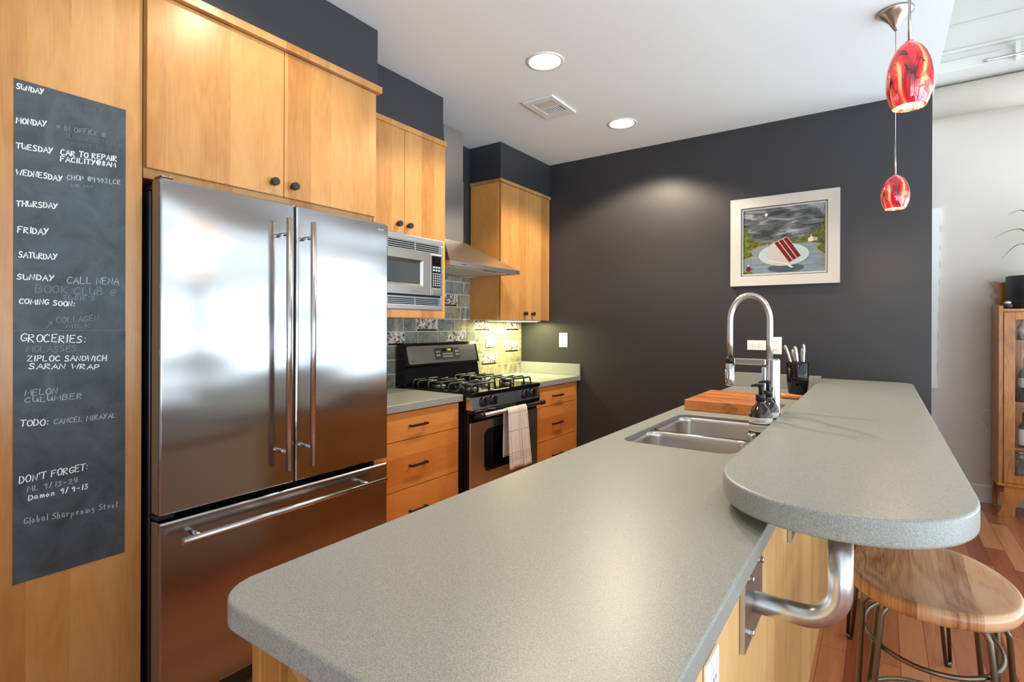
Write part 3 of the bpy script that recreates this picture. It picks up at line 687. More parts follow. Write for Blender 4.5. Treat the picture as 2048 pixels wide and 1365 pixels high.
# y ranges of the pebble tiles row by row
PEB = {1: [(3.345, 3.559)], 2: [(3.670, 3.875)], 3: [(2.938, 3.149), (2.36, 2.518)], 4: [(3.255, 3.462), (3.679, 3.885), (2.623, 2.837)], 6: [(2.884, 3.053)]}
g = 0.0055
for r in range(len(rows) - 1):
    z0, z1 = rows[r] + g / 2, rows[r + 1] - g / 2
    cuts = [1.70]; pe = sorted(PEB.get(r, [])); spans = []; cur = 1.70
    for (a, b) in pe + [(WD - 0.002, None)]:
        y = cur; first = True
        while y < a - 1e-6:
            w = 0.205 if not first else 0.205 * (0.55 + 0.45 * ((r * 37) % 10) / 10)
            e = min(y + w, a)
            if a - e < 0.05: e = a
            spans.append((y, e, 0)); y = e; first = False
        if b: spans.append((a, b, 1)); cur = b
    for (a, b, k) in spans:
        mb.mi = 2 if k else 0
        before = len(mb.bm.faces)
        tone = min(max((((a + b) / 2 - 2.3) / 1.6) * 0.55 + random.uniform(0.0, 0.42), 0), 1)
        if k:
            mb.box(0.007, 0.0125, a + g / 2, b - g / 2, z0 + 0.014, z1, 0.0008, 1)
            mb.mi = 3; mb.box(0.007, 0.0135, a + 0.008, b - 0.008, z0 + 0.001, z0 + 0.014, 0.001, 1)
            mb.mi = 2; mb.box(0.007, 0.0115, a + g / 2, a + 0.008, z0, z0 + 0.014); mb.box(0.007, 0.0115, b - 0.008, b - g / 2, z0, z0 + 0.014)
        else: mb.box(0.007, 0.012 + random.uniform(-.0008, .0008), a + g / 2, b - g / 2, z0, z1, 0.0012, 1)
        mb.bm.faces.ensure_lookup_table()
        for f in mb.bm.faces[before:]: f[lay] = tone
struct(mb.build('wall_backsplash_tiles', ['slate', 'grout', 'pebble', 'border_strip'], loc=(0, 0, 0)))

def plate(name, label, cat, axis, c, w, h, kind, group=None):
    """wall plate centred at c on a wall; axis is the way it faces"""
    t = thing(name, label, cat, c, group)
    def bx(mb, u0, u1, v0, v1, d0, d1, bev=0.0):
        if axis == '-Y': mb.box(c[0] + u0, c[0] + u1, c[1] - d1, c[1] - d0, c[2] + v0, c[2] + v1, bev)
        else: mb.box(c[0] + d0, c[0] + d1, c[1] + u0, c[1] + u1, c[2] + v0, c[2] + v1, bev)
    mb = MB(); bx(mb, -w / 2, w / 2, -h / 2, h / 2, 0.0003, 0.006, 0.002); mb.build('cover_plate', 'white_plastic', t)
    if kind == 'switch':
        mb = MB(); bx(mb, -0.017, 0.017, -0.034, 0.034, 0.006, 0.0075, 0.001); bx(mb, -0.011, 0.011, -0.026, 0.026, 0.0075, 0.010, 0.001); mb.build('rocker', 'white_plastic', t)
    else:
        hz = w > h
        for s_ in (-1, 1):
            q = s_ * 0.02; mb = MB()
            if hz: bx(mb, q - 0.015, q + 0.015, -0.014, 0.014, 0.006, 0.008, 0.001)
            else: bx(mb, -0.014, 0.014, q - 0.015, q + 0.015, 0.006, 0.008, 0.001)
            mb.mi = 1
            for (a, b) in ((-0.005, -0.006), (-0.005, 0.006), (0.007, 0.0)):
                if hz: bx(mb, q + a - 0.003, q + a + 0.003, b - 0.0013, b + 0.0013, 0.0079, 0.0084)
                else: bx(mb, b - 0.0013, b + 0.0013, q - a - 0.003, q - a + 0.003, 0.0079, 0.0084)
            mb.build('receptacle', ['white_plastic', 'ink'], t)
plate('power_outlet', 'white power outlet on the slate tiles right of the range', 'power outlet', '+X', (0.0135, 3.462, 1.189), 0.118, 0.078, 'o')
plate('light_switch', 'white light switch on the dark wall beside the corner cabinet', 'light switch', '-Y', (0.437, WD, 1.205), 0.08, 0.12, 'switch')
plate('power_outlet', 'white double power outlet on the dark wall seen through the faucet arch', 'power outlet', '-Y', (1.939, WD, 1.196), 0.118, 0.066, 'o')
plate('light_switch', 'white light switch on the dark wall just right of the faucet hose', 'light switch', '-Y', (2.052, WD, 1.196), 0.084, 0.115, 'switch')

# ------------------------------------------------------------------ base cabinets with worktops
def base_cab(y0, y1, dy0, dy1, label, pulls):
    t = thing('base_cabinet', label, 'cabinet', (0.3, (y0 + y1) / 2, 0))
    mb = MB(); mb.box(0.016, 0.566, y0, y1, 0.10, 0.872); mb.box(0.016, 0.51, y0, y1, 0, 0.10); mb.build('body', 'maple_side_lit', t)
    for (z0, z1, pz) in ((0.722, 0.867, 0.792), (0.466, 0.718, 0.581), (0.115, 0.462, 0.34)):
        d = front('drawer', 0.586, dy0, dy1, z0, z1, 'maple_bounce_lit', t); pull(d, 0.586, pulls[0], pulls[1], pz)
base_cab(1.678, 2.415, 1.70, 2.398, 'three-drawer maple base cabinet between fridge and range', (1.995, 2.122))
base_cab(3.198, WD - 0.003, 3.202, 3.868, 'three-drawer maple base cabinet between range and dark wall', (3.485, 3.625))
tag(slab('countertop', [[(0.013, 1.678), (0.6003, 1.678), (0.6003, 2.4225), (0.013, 2.4225)]], 0.874, 0.914, 0.003, 'quartz'), 'grey quartz worktop left of the range beside the fridge', 'countertop')
t = tag(slab('countertop', [[(0.0135, 3.1905), (0.6003, 3.1905), (0.6003, WD - 0.002), (0.0135, WD - 0.002)]], 0.874, 0.914, 0.003, 'quartz'), 'grey quartz worktop right of the range in the corner', 'countertop')
MB().box(0.0135, 0.6003, WD - 0.022, WD - 0.001, 0.9145, 1.0086, 0.002).build('upstand', 'quartz', t)

# ------------------------------------------------------------------ range
R0, R1 = 2.4265, 3.1865
t = thing('gas_range', 'black and stainless gas range with four burners and oven', 'stove', (0.33, 2.806, 0))
MB().box(0.022, 0.615, R0, R1, 0.02, 0.895, 0.003).build('body', 'black_gloss', t)
mb = MB(); mb.box(0.10, 0.665, R0, R1, 0.896, 0.924, 0.006, 3); mb.build('cooktop', 'black_gloss', t)
# sloped control panel
cp = MB().prism([(0.616, 0.822), (0.662, 0.822), (0.648, 0.8955), (0.616, 0.8955)], 'Y', R0 + 0.004, R1 - 0.004)
cp = MB()
A = cp.loop([(0.616, R0 + .004, .822), (0.668, R0 + .004, .822), (0.652, R0 + .004, .8958), (0.616, R0 + .004, .8958)])
B = cp.loop([(0.616, R1 - .004, .822), (0.668, R1 - .004, .822), (0.652, R1 - .004, .8958), (0.616, R1 - .004, .8958)])
cp.bridge(A, B, False); cp.cap(A, True); cp.cap(B)
cp = cp.build('control_panel', 'steel', t)
for y in (2.540, 2.632, 2.990, 3.083):
    k = MB(); k.tube([(0.659, y, 0.861), (0.668, y, 0.863), (0.680, y, 0.8655)], [0.030, 0.030, 0.026], 28)
    k.box(0.679, 0.697, y - 0.0065, y + 0.0065, 0.841, 0.890, 0.003)
    k.build('knob', 'black_plastic', cp)
MB().box(0.615, 0.664, R0 + 0.002, R1 - 0.002, 0.796, 0.8215, 0.006, 3).build('lower_lip', 'black_gloss', t)
d = MB(); d.box(0.6155, 0.640, R0 + 0.006, R1 - 0.006, 0.22, 0.794, 0.004)
d = d.build('oven_door', 'black_gloss', t)
mb = MB(); xs = 0.642
outer = [(R0 + 0.008, 0.225), (R1 - 0.008, 0.225), (R1 - 0.008, 0.742), (R0 + 0.008, 0.742)]
cu_o = rrect(R0 + 0.008, R1 - 0.008, 0.225, 0.742, 0.008, 6); cu_i = rrect(2.568, 3.048, 0.425, 0.690, 0.045, 6)
o1 = mb.loop([(xs + 0.004, p[0], p[1]) for p in cu_o]); i1 = mb.loop([(xs + 0.004, p[0], p[1]) for p in cu_i]); o0 = mb.loop([(0.640, p[0], p[1]) for p in cu_o]); i0 = mb.loop([(0.640, p[0], p[1]) for p in cu_i])
mb.bridge(o1, i1, False); mb.bridge(o0, o1, True); mb.bridge(i1, i0, True)
mb.build('door_skin', 'steel_warm', d)
MB().prism(rrect(2.568, 3.048, 0.425, 0.690, 0.045, 6), 'X', 0.6402, 0.6435).build('oven_window', 'smoke_pane', d)
h = MB(); h.cyl((0.705, 2.468, 0.792), (0.705, 3.150, 0.792), 0.0135, n=20); h = h.build('handle', 'steel', d)
for y in (2.468, 3.150):
    mb = MB(); mb.cyl((0.705, y - 0.018, 0.792), (0.705, y + 0.018, 0.792), 0.0155, n=20); mb.tube([(0.639, y, 0.778), (0.67, y, 0.784), (0.705, y, 0.792)], [0.018, 0.014, 0.013], 14)
    mb.build('handle_bracket', 'black_plastic', d)
MB().box(0.6155, 0.640, R0 + 0.006, R1 - 0.006, 0.06, 0.212, 0.004).build('storage_drawer', 'steel_warm', t)
# burners and grates
for (bx_, by_) in ((0.24, 2.60), (0.24, 3.01), (0.50, 2.60), (0.50, 3.01)):
    b = MB().lathe([(0.050, 0.9245), (0.047, 0.930), (0.036, 0.932), (0.036, 0.946)], (bx_, by_, 0), 28).build('burner', 'burner_metal', t)
    MB().lathe([(0.042, 0.9462), (0.044, 0.951), (0.038, 0.956)], (bx_, by_, 0), 28).build('burner_cap', 'cast_iron', b)
for gy0, gy1 in ((2.455, 2.745), (2.868, 3.158)):
    mb = MB(); zt = 0.966; w = 0.006
    cy_ = (gy0 + gy1) / 2
    for bx_ in (0.24, 0.50):
        for sy in (-1, 1):
            for off in (-0.045, 0.045):
                ye = gy0 if sy < 0 else gy1
                mb.tube([(bx_ + off, ye, 0.925), (bx_ + off, ye, 0.955), (bx_ + off * 0.9, ye + (-sy) * 0.012, zt), (bx_ + off * 0.35, cy_ + sy * 0.035, zt)], w, 8)
        mb.tube([(bx_ - 0.115, cy_, zt), (bx_ - 0.03, cy_, zt)], w, 8); mb.tube([(bx_ + 0.03, cy_, zt), (bx_ + 0.115, cy_, zt)], w, 8)
    for x in (0.125, 0.37, 0.615):
        mb.tube([(x, gy0 + 0.02, 0.925), (x, gy0 + 0.03, zt - 0.004), (x, gy0 + 0.04, zt), (x, gy1 - 0.04, zt), (x, gy1 - 0.03, zt - 0.004), (x, gy1 - 0.02, 0.925)], w, 8)
    mb.tube([(0.125, cy_ , zt), (0.615, cy_, zt)], w * .8, 8)
    mb.build('grate', 'cast_iron', t)
# backguard
mb = MB(); prof = [(0.024, 0.9245), (0.118, 0.9245), (0.120, 0.94), (0.105, 1.03), (0.100, 1.045), (0.118, 1.055), (0.112, 1.07), (0.083, 1.185), (0.070, 1.203), (0.03, 1.203)]
A = mb.loop([(p[0], R0 - 0.0, p[1]) for p in prof]); B = mb.loop([(p[0], R1 - 0.0, p[1]) for p in prof]); mb.bridge(A, B, False); mb.cap(A, True); mb.cap(B)
bgd = mb.build('backguard', 'black_gloss', t)
def on_guard(yz, off):
    y, z = yz; u = (z - 1.07) / (1.185 - 1.07); return (0.112 + (0.083 - 0.112) * u + off, y, z)
def guard_plate(poly, o0, o1, name, mat, par):
    mb = MB(); A = mb.loop([on_guard(p, o0) for p in poly]); B = mb.loop([on_guard(p, o1) for p in poly]); mb.bridge(A, B, False); mb.cap(A, True); mb.cap(B); return mb.build(name, mat, par)
pn = guard_plate(rrect(2.455, 3.166, 1.066, 1.184, 0.018, 6), -0.001, 0.004, 'steel_panel', 'steel', bgd)
dp = guard_plate(rrect(2.712, 2.973, 1.088, 1.166, 0.014, 5), 0.0035, 0.006, 'display', plain('display_grey', lin(30, 31, 34), 0.5, spec=0.25), pn)
guard_plate([(2.79, 1.142), (2.90, 1.142), (2.90, 1.162), (2.79, 1.162)], 0.0055, 0.0068, 'clock_window', 'black_gloss', dp)
mb = MB()
for (a, b) in ((2.838, 2.844), (2.852, 2.864), (2.868, 2.880)):
    A = mb.loop([on_guard(p, 0.0072) for p in ((a, 1.146), (b, 1.146), (b, 1.158), (a, 1.158))]); mb.cap(A)
mb.build('clock_digits', 'clock', dp)
mb = MB()
for (y0, n_, z_) in ((2.725, 2, 1.134), (2.725, 2, 1.110), (2.925, 2, 1.134), (2.925, 2, 1.110), (2.79, 6, 1.118), (2.79, 6, 1.100)):
    for k in range(n_):
        w_, s_ = (0.016, 0.022) if n_ == 2 else (0.012, 0.018)
        A = mb.loop([on_guard(p, 0.0066) for p in ((y0 + k * s_, z_), (y0 + k * s_ + w_, z_), (y0 + k * s_ + w_, z_ + 0.011), (y0 + k * s_, z_ + 0.011))]); mb.cap(A)
mb.build('buttons', plain('button_pale', lin(128, 130, 136), 0.5), dp)
mb = MB(); mb.tube([Vector(on_guard((2.497 + 0.008 * math.cos(a), 1.086 + 0.008 * math.sin(a)), 0.0045)) for a in [2 * PI * k / 20 for k in range(20)]], 0.0011, 6, closed=True)
mb.tube([Vector(on_guard((2.497 + 0.004 * math.cos(a), 1.086 + 0.0045 * math.sin(a)), 0.0045)) for a in [PI * k / 6 for k in range(8)]], 0.0008, 6)
mb.build('round_emblem', 'ink', pn)

# dish towel over the oven handle
def towel():
    mb = MB(); bm = mb.bm; lu = bm.verts.layers.float.new('cloth_u'); lv = bm.verts.layers.float.new('cloth_v')
    nu, nv = 26, 44; hx, hz, rr = 0.705, 0.792, 0.0155; grid = []
    Lf, Lb = 0.375, 0.30; tot = Lf + Lb + PI * rr
    for j in range(nv + 1):
        s_ = tot * j / nv; row = []
        for i in range(nu + 1):
            u = i / nu
            if s_ < Lf:
                d = Lf - s_; x = hx + rr + 0.001; z = hz - d; depth = d / Lf
            elif s_ < Lf + PI * rr:
                a = (s_ - Lf) / rr; x = hx + rr * math.cos(a); z = hz + rr * math.sin(a); depth = 0
            else:
                d = s_ - Lf - PI * rr; x = hx - rr - 0.001; z = hz - d; depth = -d / Lb
            y = 2.712 + (0.215 + 0.05 * max(depth, 0)) * u + 0.002 * math.sin(9 * u)
            fold = 0.010 * math.sin(u * 9.5 + 0.6) * abs(depth) + 0.006 * math.sin(u * 21) * abs(depth)
            if depth > 0: x += max(fold, -0.004 * 1) + 0.008 * depth; z += 0.012 * (u - .5) * -depth
            elif depth < 0: x -= 0.004 * (-depth) + 0.004 * abs(math.sin(u * 8)) * -depth
            v = bm.verts.new((x, y, z)); v[lu] = u; v[lv] = 1 - min(s_ / Lf, 1.0) if depth >= 0 else 0.5; v[lv] = (1 - s_ / Lf) if s_ < Lf else 0.0
            row.append(v)
        grid.append(row)
    for j in range(nv):
        for i in range(nu):
            f = bm.faces.new((grid[j][i], grid[j][i + 1], grid[j + 1][i + 1], grid[j + 1][i])); f.smooth = True
    o = mb.build('dish_towel', 'towel')
    sm = o.modifiers.new('thickness', 'SOLIDIFY'); sm.thickness = 0.0024; sm.offset = 1.0
    tag(o, 'cream plaid dish towel hanging over the oven door handle', 'towel')
towel()

# ------------------------------------------------------------------ range hood
t = thing('range_hood', 'stainless chimney range hood above the stove', 'range hood', (0.25, 2.806, 1.69))
H0, H1 = 2.428, 3.187; hx = 0.4857
mb = MB()
b0 = mb.loop([(0.0145, H0, 1.6914), (hx, H0, 1.6914), (hx, H1, 1.6914), (0.0145, H1, 1.6914)])
b1 = mb.loop([(0.0145, H0, 1.7195), (hx, H0, 1.7195), (hx, H1, 1.7195), (0.0145, H1, 1.7195)])
b2 = mb.loop([(0.0145, 2.700, 1.915), (0.192, 2.700, 1.915), (0.192, 2.914, 1.915), (0.0145, 2.914, 1.915)])
bi = mb.loop([(0.03, H0 + 0.015, 1.6914), (hx - 0.015, H0 + 0.015, 1.6914), (hx - 0.015, H1 - 0.015, 1.6914), (0.03, H1 - 0.015, 1.6914)])
bj = mb.loop([(0.03, H0 + 0.015, 1.705), (hx - 0.015, H0 + 0.015, 1.705), (hx - 0.015, H1 - 0.015, 1.705), (0.03, H1 - 0.015, 1.705)])
mb.bridge(b0, b1, False); mb.bridge(b1, b2, False); mb.cap(b2); mb.bridge(bi, b0, False); mb.bridge(bj, bi, False); mb.cap(bj)
mb.build('canopy', 'steel_warm', t)
MB().box(0.0145, 0.188, 2.704, 2.910, 1.9155, 2.345, 0.001).build('lower_chimney', 'steel_warm', t)
MB().box(0.0145, 0.185, 2.707, 2.907, 2.3452, CEIL - 0.0015, 0.001).build('upper_chimney', 'steel_warm', t)
filt = plain('filter_grey', lin(206, 204, 190), 0.4, 0.3)
for (a, b) in ((H0 + 0.02, 2.80), (2.812, H1 - 0.02)): MB().box(0.05, 0.39, a, b, 1.696, 1.7045, 0.002).build('filter', filt, t)
mb = MB()
for k in range(4): mb.lathe([(0.010, 1.694), (0.010, 1.7045)], (0.43, 2.86 + 0.035 * k, 0), 16)
mb.build('buttons', 'black_plastic', t)
MB().box(0.405, 0.455, 2.56, 2.80, 1.697, 1.7045, 0.002).build('lamp_cover', plain('lamp_cover', lin(240, 232, 200), 0.4), t)
mb = MB()
for k in range(4): mb.box(hx, hx + 0.0004, 2.545 + k * 0.011, 2.553 + k * 0.011, 1.702, 1.708)
mb.build('nameplate', 'ink', t)

# ------------------------------------------------------------------ island
t = thing('kitchen_island', 'pale maple island under the long grey worktop', 'kitchen island', (2.1, 2.2, 0))
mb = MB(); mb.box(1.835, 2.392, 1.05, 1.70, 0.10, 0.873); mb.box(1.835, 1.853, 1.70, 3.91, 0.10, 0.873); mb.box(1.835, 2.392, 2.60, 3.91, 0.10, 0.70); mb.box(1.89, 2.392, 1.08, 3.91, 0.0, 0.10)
mb.build('body', 'maple_side_lit', t)
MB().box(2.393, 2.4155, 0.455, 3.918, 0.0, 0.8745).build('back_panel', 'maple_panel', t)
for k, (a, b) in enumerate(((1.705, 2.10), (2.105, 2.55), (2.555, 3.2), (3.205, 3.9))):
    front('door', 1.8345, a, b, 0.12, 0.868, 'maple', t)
mb = MB(); mb.box(1.836, 1.858, 0.445, 0.505, 0.0, 0.874, 0.002); mb.box(1.858, 1.875, 0.451, 0.5, 0.0, 0.874, 0.001); mb.box(1.875, 1.908, 0.447, 0.505, 0.0, 0.874, 0.002)
mb.build('leg', 'maple', t)
mb = MB(); mb.box(1.908, 2.392, 0.53, 0.55, 0.842, 0.874); mb.build('end_rail', 'maple_bounce_lit', t)
mb = MB()
A = [(1.932, 0.842), (1.955, 0.849), (2.02, 0.818), (2.12, 0.72), (2.18, 0.60), (2.155, 0.59), (2.095, 0.71), (2.0, 0.805)]
mb.prism([(p[0], p[1]) for p in A], 'Y', 0.440, 0.464); mb.build('brace', 'maple', t)
MB().box(1.846, 1.866, 0.505, 1.05, 0.815, 0.873).build('side_rail', 'maple_bounce_lit', t)

t = thing('dishwasher', 'pale grey dishwasher in the island front, only mirrored in the fridge door', 'dishwasher', (1.82, 1.38, 0.10))
MB().box(1.806, 1.834, 1.075, 1.695, 0.11, 0.868, 0.004).build('door', 'trim_pale', t)
MB().cyl((1.782, 1.13, 0.80), (1.782, 1.64, 0.80), 0.009).build('handle', 'steel', t)
for y in (1.16, 1.61): MB().cyl((1.782, y, 0.80), (1.807, y, 0.80), 0.006).build('handle_post', 'steel', t)

XL, XR, YN = 1.7905, 2.4428, 0.4015; rc = 0.075
outer = arc(XL + rc, YN + rc, rc, 180, 270, 12) + arc(XR - 0.03, YN + 0.03, 0.03, 270, 360, 6) + [(XR, WD - 0.002), (XL, WD - 0.002)]
hole = rrect(1.864, 2.250, 1.785, 2.497, 0.055, 8)
ct = tag(slab('island_countertop', [outer, hole], 0.8755, 0.914, 0.004, 'quartz'), 'long grey speckled quartz island worktop with the sink cut into it', 'countertop')
tag(MB().box(1.7805, 2.3235, WD - 0.021, WD - 0.001, 0.9145, 1.0072, 0.002).build('upstand', 'quartz'), 'low grey quartz upstand on the dark wall behind the faucet', 'upstand')

# sink with two bowls
t = thing('kitchen_sink', 'double bowl undermount stainless sink in the island worktop', 'sink', (2.057, 2.14, 0.70))
for (y0, y1) in ((1.7856, 2.090), (2.112, 2.4964)):
    mb = MB(); prev = None
    for (z_, ins, r) in ((0.8995, 0.0, 0.054), (0.897, 0.003, 0.052), (0.88, 0.005, 0.050), (0.74, 0.014, 0.05), (0.715, 0.024, 0.045), (0.704, 0.05, 0.04)):
        iy0 = ins if not (ins < 0 and y0 > 2) else 0.0; iy1 = ins if not (ins < 0 and y1 < 2.2) else 0.0
        pts = rrect(1.8645 + ins, 2.2495 - ins, y0 + iy0, y1 - iy1, r, 8)
        L = mb.loop([(p[0], p[1], z_) for p in pts])
        if prev: mb.bridge(prev, L)
        prev = L
    mb.cap(prev)
    b = mb.build('bowl', 'steel_sink', t)
    MB().lathe([(0.040, 0.705), (0.043, 0.7075), (0.02, 0.706)], (2.06, (y0 + y1) / 2, 0), 28).build('drain', 'chrome', b)
mb = MB(); mb.tube([(1.868, 2.101, 0.8885), (2.246, 2.101, 0.8885)], 0.0118, 14); mb.build('divider', 'steel_sink', t)

# faucet
fx, fy, sx_ = 2.288, 2.285, 2.128
t = thing('faucet', 'tall chrome spring-neck faucet arching over the sink', 'faucet', (fx, fy, 0.914))
MB().lathe([(0.030, 0.9145), (0.030, 0.922), (0.0255, 0.926), (0.0255, 1.190), (0.024, 1.197)], (fx, fy, 0), 32).build('column', 'chrome', t)
px = fx - 0.012
path = [(px, fy, 1.19), (px, fy, 1.26), (px, fy, 1.345)] + [((px + sx_) / 2 + (px - sx_) / 2 * math.cos(a), fy, 1.345 + 0.102 * math.sin(a)) for a in [PI * k / 22 for k in range(1, 22)]] + [(sx_, fy, 1.345), (sx_, fy, 1.27), (sx_, fy, 1.195)]
hs_ = MB().tube(path, 0.0118, 16).build('hose', 'hose', t)
mb = MB(); mb.tube([(sx_, fy, 1.196), (sx_, fy, 1.172), (sx_, fy, 1.170), (sx_, fy, 1.090), (sx_, fy, 1.082)], [0.0155, 0.0155, 0.0175, 0.0185, 0.016], 24); mb.build('spray_head', 'chrome', t)
MB().lathe([(0.0185, 1.174), (0.0185, 1.198)], (sx_, fy, 0), 24).build('dock_ring', 'black_plastic', t)
MB().box(sx_ + 0.017, px - 0.012, fy - 0.012, fy + 0.012, 1.170, 1.195, 0.004).build('support_arm', 'chrome', t)
mb = MB(); mb.tube([(fx, fy - 0.02, 1.035), (fx, fy - 0.055, 1.035)], 0.017, 20); mb.tube([(fx + 0.004, fy - 0.048, 1.03), (fx + 0.006, fy - 0.056, 1.0), (fx + 0.007, fy - 0.06, 0.975)], [0.009, 0.012, 0.010], 16)
mb.build('lever', 'chrome', t)
MB().box(fx - 0.040, fx - 0.024, fy - 0.010, fy + 0.010, 1.03, 1.165, 0.004).build('side_guide', 'chrome', t)

# cutting board
t = tag(MB().box(1.8435, 2.199, 2.618, 3.11, 0.9142, 0.9645, 0.003).build('cutting_board', 'board'), 'thick reddish butcher block cutting board behind the sink', 'cutting board')
mb = MB(); mb.prism(rrect(1.94, 2.09, 0.931, 0.947, 0.0079, 6), 'Y', 2.6172, 2.6179); mb.build('grip_groove', 'oak', t)

def soap(x, y, label, s=1.0):
    t = thing('soap_bottle', label, 'soap bottle', (x, y, 0.914), 'pump bottles beside the sink')
    r = 0.0375 * s
    MB().lathe([(r * .93, 0.9145), (r, 0.92), (r, 1.012), (r * .93, 1.022), (r * .72, 1.037), (r * .4, 1.052), (0.0135, 1.058), (0.0135, 1.062)], (x, y, 0), 36).build('bottle', 'amber', t)
    lb = MB().lathe([(r + 0.0004, 0.932), (r + 0.0004, 1.006)], (x, y, 0), 36, cap0=False, cap1=False).build('label_band', 'label', t)
    mb = MB()
    for (za, zb, a0, a1) in ((0.982, 0.986, 150, 330), (0.940, 0.957, 170, 330), (0.972, 0.9735, 170, 300), (0.966, 0.967, 170, 280), (0.992, 0.9935, 250, 300), (0.997, 0.9985, 250, 310)):
        pts = [(x + (r + 0.0008) * math.cos(math.radians(a0 + (a1 - a0) * k / 14)), y + (r + 0.0008) * math.sin(math.radians(a0 + (a1 - a0) * k / 14))) for k in range(15)]
        A = mb.loop([(p[0], p[1], za) for p in pts]); B = mb.loop([(p[0], p[1], zb) for p in pts]); mb.bridge(A, B, True, False)
    mb.build('printing', 'ink', lb)
    MB().lathe([(0.0165, 1.0622), (0.0165, 1.083), (0.0145, 1.085)], (x, y, 0), 20).build('collar', 'black_plastic', t)
    mb = MB(); mb.tube([(x, y, 1.085), (x, y, 1.108), (x, y, 1.112)], [0.006, 0.0075, 0.010], 14)
    mb.tube([(x + 0.012, y, 1.1145), (x, y, 1.116), (x - 0.022, y - 0.004, 1.116), (x - 0.03, y - 0.005, 1.111)], [0.006, 0.0065, 0.005, 0.004], 12); mb.build('pump', 'black_plastic', t)
soap(2.2865, 2.03, 'nearer brown pump bottle with cream label, in front beside the sink')
soap(2.2865, 2.175, 'farther brown pump bottle half hidden behind the nearer one')
tag(MB().lathe([(0.016, 0.9145), (0.016, 0.918), (0.012, 0.921), (0.012, 0.946), (0.015, 0.950), (0.015, 0.962), (0.011, 0.966)], (2.278, 1.915, 0), 24).build('air_gap_cap', 'chrome'),
    'small chrome cap on the sink rim just in front of the soap bottles', 'sink fitting')

# knife block and wooden pestle
kx, ky = 2.222, 3.62
t = thing('knife_block', 'round glossy black knife holder at the end of the island by the wall', 'knife block', (kx, ky, 0.914))
MB().lathe([(0.046, 0.9145), (0.052, 0.93), (0.0595, 0.99), (0.0605, 1.106), (0.058, 1.110), (0.056, 1.106), (0.056, 1.09)], (kx, ky, 0), 40).build('holder', 'black_gloss', t)
for k, (dx_, dy_, tx, ty, L, w) in enumerate(((-0.030, -0.02, -0.30, -0.05, 0.125, 0.012), (-0.014, 0.02, -0.20, 0.1, 0.095, 0.010), (0.0, -0.02, -0.10, -0.05, 0.115, 0.013), (0.020, 0.02, 0.02, 0.05, 0.10, 0.009), (0.030, -0.012, 0.03, -0.02, 0.128, 0.0095))):
    a = Vector((kx + dx_, ky + dy_, 1.092)); d = Vector((tx, ty, 1)).normalized()
    kn = MB(); kn.tube([a, a + d * 0.02, a + d * L * 0.6, a + d * L * 0.93, a + d * L], [w * .7, w * .8, w, w * .85, w * .4], 14)
    o = kn.build('kitchen_knife', 'steel')
    tag(o, ['leftmost steel knife handle leaning out of the black holder', 'short steel knife handle behind the leaning left one', 'thick steel knife handle in the middle of the holder', 'slim steel knife handle behind the rightmost one',
            'rightmost upright steel knife handle in the black holder'][k], 'knife', 'steel knives in the holder')
tag(MB().tube([(2.165, 3.36, 0.930), (2.17, 3.36, 0.930), (2.20, 3.36, 0.930), (2.27, 3.36, 0.928), (2.29, 3.36, 0.928)], [0.010, 0.0145, 0.0145, 0.012, 0.010], 20).build('wooden_pestle', 'board'),
    'small orange wooden handle lying in front of the knife holder', 'wooden pestle')

# ------------------------------------------------------------------ bar
BXL, BXR, BN = 2.3255, 2.7885, 1.094
ell = lambda cx_, cy_, rx, ry, a0, a1, n: [(cx_ + rx * abs(math.cos(math.radians(a))) ** 0.93 * (1 if math.cos(math.radians(a)) >= 0 else -1), cy_ + ry * abs(math.sin(math.radians(a))) ** 0.93 * (1 if math.sin(math.radians(a)) >= 0 else -1)) for a in [a0 + (a1 - a0) * i / n for i in range(n + 1)]]
outer = ell(2.557, BN + 0.27, 2.557 - BXL, 0.27, 180, 360, 40) + arc(BXR - 0.09, WD - 0.093, 0.09, 0, 90, 8) + [(BXL, WD - 0.003)]
bar = tag(slab('bar_countertop', [outer], 0.9425, 0.9935, 0.006, 'quartz'), 'raised grey quartz breakfast bar with a rounded end', 'countertop')
MB().box(2.345, 2.385, 1.55, 3.90, 0.9146, 0.9422).build('riser', 'quartz', bar)

def bracket(y, label):
    t = thing('bar_bracket', label, 'bracket', (2.42, y, 0.772), 'steel pipe brackets under the bar')
    MB().box(2.4160, 2.4255, y - 0.089, y + 0.089, 0.708, 0.862, 0.0015).build('mounting_plate', 'steel_pipe', t)
    path = [(2.4250, y, 0.772), (2.50, y, 0.772)] + [(2.510 + 0.062 * math.sin(a), y, 0.834 - 0.062 * math.cos(a)) for a in [PI / 2 * k / 10 for k in range(0, 11)]] + [(2.572, y, 0.9422)]
    MB().tube(path, 0.0205, 28).build('pipe', 'steel_pipe', t)
    for dy in (-0.032, 0.032):
        for z_ in (0.735, 0.838):
            mb = MB(); mb.lathe([(0.0095, 2.4256), (0.0095, 2.4275)], (0, y + dy * 1.6, z_), 18, 'X'); mb.lathe([(0.006, 2.4275), (0.006, 2.4335), (0.004, 2.435)], (0, y + dy * 1.6, z_), 6, 'X', smooth=False)
            mb.build('bolt', 'nickel', t)
bracket(1.150, 'bent steel pipe bracket nearest the rounded end of the bar')
bracket(1.775, 'second steel bracket, its plate just showing behind the first one')
bracket(3.0, 'third steel bracket hidden farther along under the bar')
plate('power_outlet', 'white outlet low on the maple back of the island under the near corner', 'power outlet', '+X', (2.4158, 0.848, 0.757), 0.075, 0.118, 'o')

